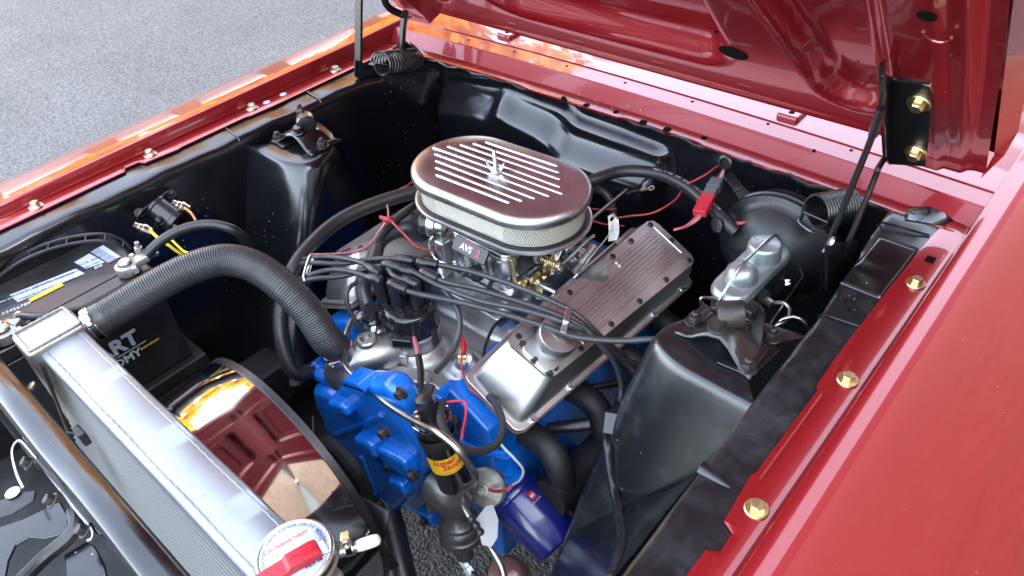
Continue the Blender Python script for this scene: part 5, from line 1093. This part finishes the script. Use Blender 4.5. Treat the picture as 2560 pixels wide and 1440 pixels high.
# ------------------------------------------------------------------ brake booster and master cylinder
bo = V((.378, 0, -.138))
bb = thing('brake_booster', 'round black brake booster on the firewall behind the master cylinder', 'brake booster', (.378, 1.05, -.25))
BA = (0, -1, 0)
b = B(); b.lathe(bo + V((0, 1.10, 0)), BA, [(.088, 0), (.100, .012), (.104, .030), (.1085, .034), (.1085, .040), (.1045, .043), (.1035, .046)], 56); b.build('rear_shell', BLKS, bb, smooth=35)
b = B(); b.lathe(bo + V((0, 1.055, 0)), BA, [(.105, -.002), (.1075, .002), (.1065, .007), (.099, .010), (.094, .012), (.088, .022), (.078, .040), (.062, .054), (.046, .062), (.030, .066), (.026, .074), (0, .075)], 56); b.build('front_shell', mk('booster_paint', (.016, .017, .018), .30, .2, bump=.5, bscale=420, rvar=.08), bb, smooth=50)
b = B(); q = bo + V((-.075, 1.022, .045)); b.lathe(q, (-.35, -.9, .15), [(.018, -.02), (.018, .004), (.012, .006), (.012, .02), (.0135, .022), (.0135, .034), (.010, .036), (0, .036)], 20); b.build('check_valve', RUB, bb)
for a, w in ((.4, .02), (2.2, .02)):
    pass
mc = thing('master_cylinder', 'brake master cylinder with pale zinc lid clipped by a wire bail', 'master cylinder', (.392, .90, -.17))
mx, my = V((.26, .965, 0)).normalized(), V((-.965, .26, 0)).normalized()     # long axis, cross axis
la, lb_ = Z(1812, 735, -.082), Z(1945, 605, -.082); mx = (lb_ - la).normalized(); my = V((-mx.y, mx.x, 0)); mcn = la.lerp(lb_, .5)
MM = mat4(V((mcn.x, mcn.y, 0)), mx, my, V((0, 0, 1)))
LL = (lb_ - la).length + .012; WW = .064
b = B(); b.prism(MM, rect(LL - .006, WW - .006, .024), -.150, -.093); b.build('reservoir', CAST, mc, bevel=.004)
b = B(); b.loft([[MM @ V((x * s, y * s, z)) for x, y in rect(LL, WW, .028, 7)] for s, z in ((.985, -.096), (1, -.094), (1, -.0885), (.975, -.086), (.95, -.0825), (.90, -.0810), (.4, -.0805), (.02, -.0805))], closed=True, caps=True); lidm = b.build('lid', MCZ, mc, smooth=40)
for s, r in ((-.036, .0255), (.034, .0275)):
    b = B(); h0 = -.0815; p = MM @ V((s, 0, h0)); b.lathe(p, (0, 0, 1), [(r * 1.06, 0), (r, .003), (r * .98, .022), (r * .9, .026), (r * .8, .0275), (0, .0278)] if s > 0 else [(r * 1.06, 0), (r, .006), (r * .93, .016), (r * .6, .024), (.006, .027), (0, .0265)], 36); b.build('lid_dome', MCZ, mc, smooth=40)
for s_, a in (('USE ONLY', .9), ('DOT 3', -1.9)):
    pass
text('lid_lettering', 'BRAKE', .0085, mat4(MM @ V((.034, .012, -.0537)), -my, mx, V((0, 0, 1))), MCZ, lidm, ext=.0007)
text('lid_lettering', 'FLUID', .0085, mat4(MM @ V((.034, -.012, -.0537)), -my, mx, V((0, 0, 1))), MCZ, lidm, ext=.0007)
WB = [MM @ V(p) for p in ((LL / 2 + .002, 0, -.105), (LL / 2 + .003, 0, -.085), (.060, 0, -.053), (.0, 0, -.0515), (-.05, 0, -.053), (-LL / 2 - .002, 0, -.080), (-LL / 2 - .006, .004, -.098))]
b = B(); b.tube(WB[:2] + spline(WB[1:], 5), .0023, 8); b.build('wire_bail', ZINC, mc)
b = B(); b.tube(spline([MM @ V(p) for p in ((-LL / 2 + .006, -.004, -.092), (-LL / 2 - .012, .020, -.088), (-LL / 2 - .018, .026, -.090), (-LL / 2 - .016, .022, -.104), (-LL / 2 - .008, .008, -.118), (-LL / 2 - .003, .000, -.122))], 6), .0026, 8); b.build('bail_loop', ZINC, mc)
b = B(); b.lathe(MM @ V((.07, 0, -.150)), -mx, [(.032, 0), (.032, .02), (.024, .028), (.022, .125), (.018, .135), (0, .135)], 28); b.build('bore', CAST, mc)
b = B(); b.lathe(MM @ V((-LL / 2 - .004, .004, -.118)), -mx, [(.015, -.02), (.015, .002), (.012, .004)], 18); b.build('end_boss', CAST, mc)
fq = Z(1912, 748, -.115); fd = V((.85, -.35, .0)).normalized()
b = B(); b.lathe(fq - fd * .012, fd, [(.014, -.01), (.014, .012), (.010, .014)], 18); b.build('outlet_boss', CAST, mc)
b = B(); b.lathe(fq + fd * .002, fd, [(.007, 0), (.007, .013), (.005, .015)], 6); b.build('line_nut', ZINC, mc)
b = B(); b.tube(spline([fq + fd * .012, Z(1958, 757, -.118), Z(1974, 775, -.122), Z(1966, 800, -.125), Z(1940, 815, -.13), Z(1925, 840, -.15)], 6), .0032, 8); tag(b.build('brake_line', ZINC, smooth=70), 'bent bright brake line leaving the master cylinder fitting', 'brake line')
b = B(); b.tube(spline([Z(1935, 822, -.14), Z(1955, 800, -.12), Z(1985, 793, -.115), Z(2010, 805, -.12), Z(2025, 830, -.14)], 6), .0030, 8); tag(b.build('brake_line', ZINC, smooth=70), 'second brake line arching over to the near apron behind the shock tower', 'brake line')
b = B(); b.tube([Z(1985, 640, -.12), Z(2008, 690, -.12), Z(1990, 715, -.12), Z(1925, 810, -.12)], .0012, 5); tag(b.build('bracket_wire', STEEL), 'thin angular steel wire beside the brake master cylinder', 'wire')
b = B(); b.hexbolt(Z(1965, 700, -.15), (.2, -.6, .7), .007, .006, .010, .002); tag(b.build('frame_stud', ZINC), 'lone bright stud end in the dark right of the master cylinder', 'stud')

# ------------------------------------------------------------------ starter solenoid on the far apron
q = Z(395, 520, -.05); sol = thing('starter_solenoid', 'black starter solenoid with brass studs on the far inner apron', 'solenoid', q + V((0, 0, -.06)))
sa = V((.75, .25, -.55)).normalized()
b = B(); b.lathe(q + sa * -.006, sa, [(.0245, 0), (.0245, .004), (.022, .006), (.022, .040), (.025, .042), (.025, .050), (.020, .053), (0, .054)], 28); b.build('canister', PLAS, sol)
b = B(); x_, y_, _ = frame(sa); b.prism(mat4(q - sa * .008, y_, x_, sa), rect(.030, .086, .012), -.002, .001); b.build('mounting_strap', CAST, sol)
for p in ((350, 533), (428, 487)):
    b = B(); b.hexbolt(Z(*p, -.045), (.5, 0, .8), .006, .006, .010, .003); b.build('strap_bolt', CAST, sol)
for p, z in (((360, 572), -.052), ((455, 516), -.045)):
    c = Z(*p, z); b = B(); b.lathe(c, (-.3, -.5, .6), [(.0075, -.012), (.0075, -.005), (.009, -.004), (.009, .003), (.0065, .004), (.0065, .010), (.005, .011), (.005, .018), (0, .018)], 10); b.build('main_stud', GOLDW, sol)
for p, z in (((408, 562), -.07), ((430, 545), -.065), ((440, 570), -.075), ((470, 535), -.07)):
    c = Z(*p, z); b = B(); b.lathe(c, (.4, -.2, .6), [(.006, -.012), (.006, 0), (.004, .002), (.004, .010), (0, .01)], 8); b.build('small_stud', CAST, sol)
b = B(); c = Z(405, 540, -.06); b.obox(M_axis(c, sa), (-.022, -.012, .0), (.022, .014, .012)); b.build('terminal_block', PLAS, sol, bevel=.003)
def wire(P, r, mat, label, name='wire', n=8, cat='wire'):
    b_ = B(); b_.tube(spline(P, 6), r, n); return tag(b_.build(name, mat, smooth=70), label, cat)
wire([Z(375, 575, -.055), Z(392, 592, -.06), Z(420, 612, -.075), Z(460, 640, -.10), Z(500, 660, -.14)], .0030, YELW, 'yellow lug wire leaving the solenoid front stud', n=8)
wire([Z(462, 520, -.045), Z(478, 533, -.05), Z(490, 552, -.06), Z(495, 575, -.08)], .0026, COPP, 'short brown wire on the solenoid rear stud')
wire([Z(415, 585, -.06), Z(450, 620, -.06), Z(470, 632, -.06), Z(520, 640, -.08)], .0022, YELW, 'thin yellow wire below the battery cable')

# ------------------------------------------------------------------ small wiring
wire([Z(1035, 452, -.08), Z(1012, 468, -.08), Z(995, 475, -.085), Z(985, 485, -.09)], .0019, REDW, 'short red wire peeking out left of the air cleaner lid')
wire([Z(968, 512, -.085), Z(971, 530, -.075), Z(968, 548, -.072), Z(948, 578, -.085), Z(920, 615, -.095), Z(880, 630, -.095), Z(830, 635, -.09), Z(775, 636, -.085)], .0019, PINKW, 'faded red wire drooping across to the left wire clip')
wire([Z(950, 541, -.072), Z(975, 550, -.068), Z(990, 565, -.07), Z(1015, 590, -.085), Z(1042, 617, -.10), Z(1085, 627, -.11)], .0021, REDW, 'red wire running from the knot down to the carburetor choke')
b = B(); b.tube(spline([Z(952, 543, -.070), Z(968, 548, -.064), Z(984, 556, -.070)], 4), .0035, 8); b.tube(spline([Z(960, 552, -.070), Z(970, 545, -.064), Z(982, 545, -.070)], 4), .0030, 8); tag(b.build('wire_knot', REDW), 'small red twist knot joining wires left of the air cleaner', 'knot')
wire([Z(1813, 408, -.045), Z(1790, 418, -.04), Z(1765, 436, -.045), Z(1735, 452, -.055), Z(1718, 460, -.06)], .0018, REDW, 'thin red wire curving from the firewall grommet to the vacuum hose')
wire([Z(1703, 478, -.08), Z(1690, 498, -.085), Z(1655, 522, -.09), Z(1620, 535, -.10), Z(1575, 540, -.105), Z(1520, 548, -.11)], .0018, REDW, 'thin red wire wandering behind the air cleaner under the vacuum hose')
wire([Z(1470, 548, -.10), Z(1510, 560, -.11), Z(1560, 565, -.12)], .0016, REDW, 'faint red wire just right of the air cleaner rim')
wire([Z(1470, 520, -.10), Z(1500, 524, -.105), Z(1540, 522, -.11)], .0016, REDW, 'upper faint red wire right of the air cleaner')
# grommet and connectors
b = B(); q = YY(1815, 404, 1.09); b.lathe(q, (0, -1, .2), [(.013, 0), (.013, .004), (.009, .006), (.008, 0)], 20); tag(b.build('grommet', RUB), 'round rubber grommet in the firewall where the red wires come out', 'grommet')
def connector(a, c, w, t, mat, label, name='connector', ridges=3):
    a, c = V(a), V(c); b_ = B(); b_.bar(a, c, w, t, up=(0, -.5, .8)); o = tag(b_.build(name, mat, bevel=.0018), label, 'connector')
    for k in range(ridges):
        m_ = a.lerp(c, (k + 1) / (ridges + 1)); d = (c - a).normalized() * .0012; b_ = B(); b_.bar(m_ - d, m_ + d, w + .0024, t + .0024, up=(0, -.5, .8)); b_.build('ridge', mat, o)
    return o
GREYP = mk('grey_plastic', (.10, .115, .12), .45, 0)
connector(Z(1794, 450, -.055), Z(1772, 490, -.060), .022, .014, GREYP, 'grey half of the wiring connector lying over the vacuum hose', ridges=1)
connector(Z(1773, 488, -.058), Z(1748, 535, -.066), .024, .013, REDP, 'red half of the wiring connector lying over the vacuum hose', ridges=1)
connector(Z(1822, 442, -.06), Z(1850, 478, -.065), .018, .014, PLAS, 'upper black wiring connector hanging right of the grey one', ridges=2)
connector(Z(1851, 480, -.065), Z(1876, 512, -.07), .020, .016, PLAS, 'lower black wiring connector above the pink wire loop', ridges=1)
for k, (dx, mt, lb) in enumerate(((-4, REDW, 'left'), (2, WHT, 'middle'), (8, PINKW, 'right'))):
    wire([Z(1808 + dx * .3, 425, -.048), Z(1800 + dx, 440, -.050), Z(1792 + dx, 452, -.055)], .0017, mt, f'{lb} of three short wires entering the grey connector')
    wire([Z(1750 + dx, 530, -.066), Z(1738 + dx, 548, -.072), Z(1715 + dx * .5, 565, -.085), Z(1685, 574 + dx * .2, -.10)], .0018, mt if k != 1 else PINKW, f'{lb} of three wires leaving the red connector toward the valve cover')
for k in range(3):
    wire([Z(1878 + k * 3, 510, -.07), Z(1886 + k * 2, 528, -.068), Z(1878 + k, 548, -.075), Z(1850, 556 + k * 2, -.08), Z(1822, 549 + k * 3, -.09)], .0017, (REDW, PINKW, REDW)[k], ('inner', 'middle', 'outer')[k] + ' strand of the pink wire loop below the black connector')
b = B(); b.tube([Z(1600, 475, -.085), Z(1618, 472, -.085)], .003, 8); lug = tag(b.build('wire_lug', GOLDW), 'loose ring terminal on a black wire behind the linkage rod', 'terminal')
b = B(); q = Z(1629, 471, -.085); b.lathe(q, (-.2, -.4, .9), [(.0062, 0), (.0062, .0014), (.003, .0014), (.003, 0)], 18, caps=False); b.build('ring', GOLDW, lug)
b = B(); b.tube(spline([Z(1567, 484, -.085), Z(1580, 479, -.085), Z(1602, 475, -.085)], 4), .0024, 6); b.build('lead', BLKS, lug)
# front harness
wire([Z(1278, 794, -.17), Z(1255, 798, -.16), Z(1232, 820, -.155), Z(1215, 860, -.155), Z(1207, 900, -.16), Z(1208, 945, -.17), Z(1222, 990, -.18)], .0030, BLKS, 'black wire hugging the front of the near valve cover')
LOOM = mk('braided_sleeve', (.020, .021, .024), .6, 0, bump=1.0, bscale=900, noise=.5, nscale=700)
wire([Z(1222, 992, -.175), Z(1245, 1020, -.17), Z(1257, 1065, -.165), Z(1245, 1105, -.16), Z(1205, 1128, -.145), Z(1160, 1122, -.12), Z(1125, 1098, -.105), Z(1104, 1060, -.10), Z(1102, 1025, -.105), Z(1108, 1005, -.112)], .0058, LOOM, 'braided black wire sleeve looping under the ignition coil top', n=12, name='wire_loom')
wire([Z(1153, 840, -.16), Z(1160, 862, -.155), Z(1158, 885, -.158)], .0042, REDP, 'thick red sleeve on the temperature sender wire')
wire([Z(1158, 880, -.158), Z(1153, 905, -.165), Z(1160, 945, -.17), Z(1180, 978, -.178), Z(1222, 1000, -.18)], .0019, REDW, 'thin red wire dropping from the sender sleeve to the harness')
wire([Z(1112, 1006, -.112), Z(1140, 1003, -.108), Z(1163, 1006, -.105), Z(1164, 1040, -.118), Z(1158, 1070, -.13), Z(1154, 1098, -.14)], .0022, REDP, 'bent red wire beside the ignition coil body')
wire([Z(1248, 1080, -.165), Z(1254, 1112, -.18), Z(1285, 1145, -.20), Z(1308, 1175, -.23), Z(1300, 1200, -.26), Z(1282, 1212, -.29)], .0020, WHT, 'white wire winding down the block to the oil pressure sender')
wire([Z(1282, 1212, -.29), Z(1260, 1226, -.30), Z(1238, 1228, -.315), Z(1222, 1224, -.32)], .0026, REDW, 'short red wire joined to the oil pressure sender terminal')
wire([Z(1035, 845, -.16), Z(1042, 870, -.155), Z(1048, 900, -.15)], .0042, PINKW, 'pink wires leaving the distributor connector')
wire([Z(1046, 890, -.15), Z(1052, 930, -.145), Z(1052, 970, -.14), Z(1056, 1010, -.13)], .0055, BLKS, 'black sleeve over the distributor leads before the coil', name='wire_sleeve')
# harness lying on the near shock tower
wire([Z(1552, 985, -.21), Z(1546, 1010, -.22), on_tower(1535, 1040, .010), on_tower(1520, 1075, .008), on_tower(1518, 1110, .007), on_tower(1522, 1160, .006), on_tower(1535, 1230, .006), on_tower(1550, 1300, .006), on_tower(1556, 1350, .006), on_tower(1546, 1400, .006), on_tower(1525, 1450, .006)], .0068, BLKS, 'taped black harness running down the front of the near shock tower', n=12, name='wire_harness')
b = B(); q = on_tower(1530, 1058, .006); b.obox(M_axis(q, (.3, -.6, .6)), (-.012, -.016, -.006), (.012, .016, .005)); tag(b.build('harness_clip', PLAS, bevel=.002), 'black plastic clip holding the harness at the near shock tower', 'clip')
hose([Z(1370, 1072, -.29), Z(1420, 1066, -.28), Z(1478, 1060, -.27)], .0105, 'black spark plug boot in the shadow below the near valve cover', 'boot', BOOT, 'plug_boot')
hose([Z(1440, 975, -.28), Z(1500, 965, -.28), Z(1560, 955, -.29)], .006, 'dim black tube crossing behind the near shock tower', 'tube', BLKS, 'tube')

# ------------------------------------------------------------------ front of the bay: shields, latch bracket, brace rods
b = B(); b.box((-.62, -.45, -.40), (.62, .055, -.36)); b.build('dark_plate', DARK, body, bevel=.01)  # dark backdrop plate, added to hide the bright ground below
b = B(); b.box((-.56, .05, -.62), (-.05, 1.08, -.58)); b.build('dark_tray', DARK, body)  # dark box added under the far side so the depth stays black
b = B(); b.box((-.565, .0, -.30), (-.37, .32, -.272)); b.build('battery_tray', DARK, body, bevel=.004)
def plate(P, t, name, mat, parent, bev=.003):
    b_ = B(); b_.loft([P, [p - V((0, 0, t)) for p in P]], closed=True, caps=True); return b_.build(name, mat, parent, bevel=bev)
plate([Z(*p, -.075) for p in ((-40, 1330), (60, 1295), (150, 1252), (172, 1290), (170, 1330), (110, 1345), (75, 1342), (40, 1362), (22, 1400), (10, 1470), (-40, 1470))], .004, 'gravel_shield', BLK, body)
plate([Z(*p, -.075) for p in ((158, 1388), (215, 1352), (238, 1365), (262, 1410), (275, 1470), (170, 1470))], .004, 'gravel_shield', BLK, body)
b = B(); P0 = [Z(*p, -.04) for p in ((58, 1220), (40, 1180), (30, 1130), (42, 1104), (62, 1112), (130, 1198), (190, 1275), (228, 1322), (230, 1345), (218, 1352))]; b.tube(spline(P0, 4), .0016, 6); lt = b.build('latch_wire', ZINC, body)
b = B(); P0 = [Z(*p, -.03) for p in ((100, 1160), (150, 1215), (195, 1270), (235, 1320))]
for a, c in zip(P0, P0[1:]): b.bar(a, c, .003, .022, up=(0, 0, 1))
b.build('latch_bracket', BLKS, body)
for p in ((75, 1158), (133, 1252), (214, 1327)):
    b = B(); b.hexbolt(Z(*p, -.045), (-.3, -.5, .8), .007, .008, .010, .002); b.build('bolt', CAST, body)
b = B(); b.tube(spline([Z(185, 1275, -.06), Z(190, 1310, -.06), Z(170, 1345, -.065), Z(110, 1395, -.07), Z(55, 1450, -.07)], 5), .0085, 10); b.build('brace_rod', BLKS, body)
b = B(); P0 = [Z(*p, -.09) for p in ((-20, 1260), (40, 1230), (90, 1225), (85, 1250), (30, 1285), (-20, 1300))]; plate(P0, .003, 'horn_bracket', BLKS, body)
b = B(); b.lathe(Z(32, 1232, -.088), (0, 0, 1), [(.009, 0), (.009, .001), (.005, .001), (0, .0005)], 18); b.build('plug_disc', ZINC, body)
b = B(); b.lathe(Z(80, 970, -.055), (-.2, -.3, .9), [(.008, 0), (.008, .004), (0, .005)], 12); b.build('clip_nut', GOLDW, body)
# ------------------------------------------------------------------ autumn trees across the street, seen mirrored in the far fender
LEAF = mk('autumn_leaves', (.62, .30, .018), .6, 0, noise=.45, nscale=2)
BARK = mk('bark', (.06, .045, .03), .9, 0, noise=.3, nscale=8, bump=.6, bscale=30)
random.seed(11)
def tree(x, y, h, r, label):
    t = thing('autumn_tree', label, 'tree', (x, y, GZ), 'trees mirrored in the far fender')
    b = B(); base = V((x, y, GZ)); tp = base + V((random.uniform(-.3, .3), random.uniform(-.3, .3), h * .55)); b.tube(spline([base, base.lerp(tp, .5) + V((.1, 0, 0)), tp], 4), .2, 10, rf=lambda i, m: .26 * (1 - .6 * i / m))
    for k in range(7):
        a = random.uniform(0, 6.28); s = base.lerp(tp, random.uniform(.55, .95)); e = s + V((math.cos(a) * r * .7, math.sin(a) * r * .7, random.uniform(.3, h * .3))); b.tube(spline([s, s.lerp(e, .5) + V((0, 0, .2)), e], 3), .06, 6, rf=lambda i, m: .07 * (1 - .7 * i / m))
    b.build('trunk', BARK, t)
    b = B(); cl = [(V((x + random.gauss(0, r * .45), y + random.gauss(0, r * .45), GZ + h * random.uniform(.14, .95))), random.uniform(.35, .6) * r * .6) for _ in range(40)]
    for _ in range(9000):
        c, cr = random.choice(cl); d = V((random.gauss(0, 1), random.gauss(0, 1), random.gauss(0, 1))).normalized() * cr * random.uniform(.5, 1.05); p = c + d
        u_ = V((random.gauss(0, 1), random.gauss(0, 1), random.gauss(0, 1))).normalized(); w = u_.orthogonal().normalized(); sz = random.uniform(.08, .17)
        o = len(b.v); b.v += [p - u_ * sz, p + w * sz * .6, p + u_ * sz, p - w * sz * .6]; b.f.append((o, o + 1, o + 2, o + 3))
    b.build('crown', LEAF, t, smooth=0)
D = 13.0
for az, h, r, lb in ((-86, 9.0, 2.2, 'golden autumn tree mirrored at the left end of the far fender'), (-78, 8.0, 1.5, 'small golden autumn tree mirrored left of the middle of the far fender'), (-71.5, 7.0, 1.2, 'slim golden autumn tree mirrored in the middle of the far fender'), (-64.5, 9.5, 2.2, 'golden autumn tree mirrored right of the middle of the far fender'), (-57, 10.0, 2.4, 'tall golden autumn tree mirrored near the right end of the far fender'), (-49, 10.5, 2.4, 'golden autumn tree mirrored beside the far hinge')):
    tree(D * math.sin(math.radians(az)), D * math.cos(math.radians(az)) + .6, h, r, lb)
# unseen building added on the driver's side to keep the car in shade
SID = mk('pale_siding', (.46, .45, .42), .8, 0, noise=.06, nscale=3); ROOF = mk('roof_shingle', (.07, .065, .06), .9, 0, noise=.3, nscale=12); GLZ = mk('dark_pane', (.03, .04, .05), .08, 0)
hs = thing('shade_building', 'unseen pale sided building added beside the car to shade the engine bay', 'shade_building', (9, 0, GZ))
b = B(); b.box((6.0, -9, GZ), (13, 5.2, GZ + 6.2)); b.build('wall', SID, hs)
b = B(); b.prism(mat4(V((9.5, -9.4, GZ + 6.2)), V((1, 0, 0)), V((0, 0, 1)), V((0, 1, 0))), [(-3.9, 0), (3.9, 0), (0, 2.6)], 0, 15); b.build('roof', ROOF, hs)
for wy in (-6, -2.5, 1, 3.6):
    for wz in (1.0, 3.8):
        b = B(); b.box((5.96, wy - .5, GZ + wz), (6.02, wy + .5, GZ + wz + 1.4)); w_ = b.build('window', WHT, hs)
        b = B(); b.box((5.945, wy - .42, GZ + wz + .08), (5.958, wy + .42, GZ + wz + 1.32)); b.build('pane', GLZ, w_)
# unseen tan building added on the driver's side to tone the near fender's reflection
BRK = mk('tan_brick', (.38, .235, .15), .85, 0, noise=.25, nscale=6)
gr = thing('reflection_building', 'unseen tan building added beside the car to tone the near fender reflection', 'reflection_building', (4.6, 7, GZ))
b = B(); b.box((2.1, 1.9, GZ), (5.6, 13, GZ + 6.6)); b.build('wall', BRK, gr)
b = B(); b.prism(mat4(V((3.85, 1.6, GZ + 6.6)), V((1, 0, 0)), V((0, 0, 1)), V((0, 1, 0))), [(-2.0, 0), (2.0, 0), (0, 1.4)], 0, 11.7); b.build('roof', ROOF, gr)
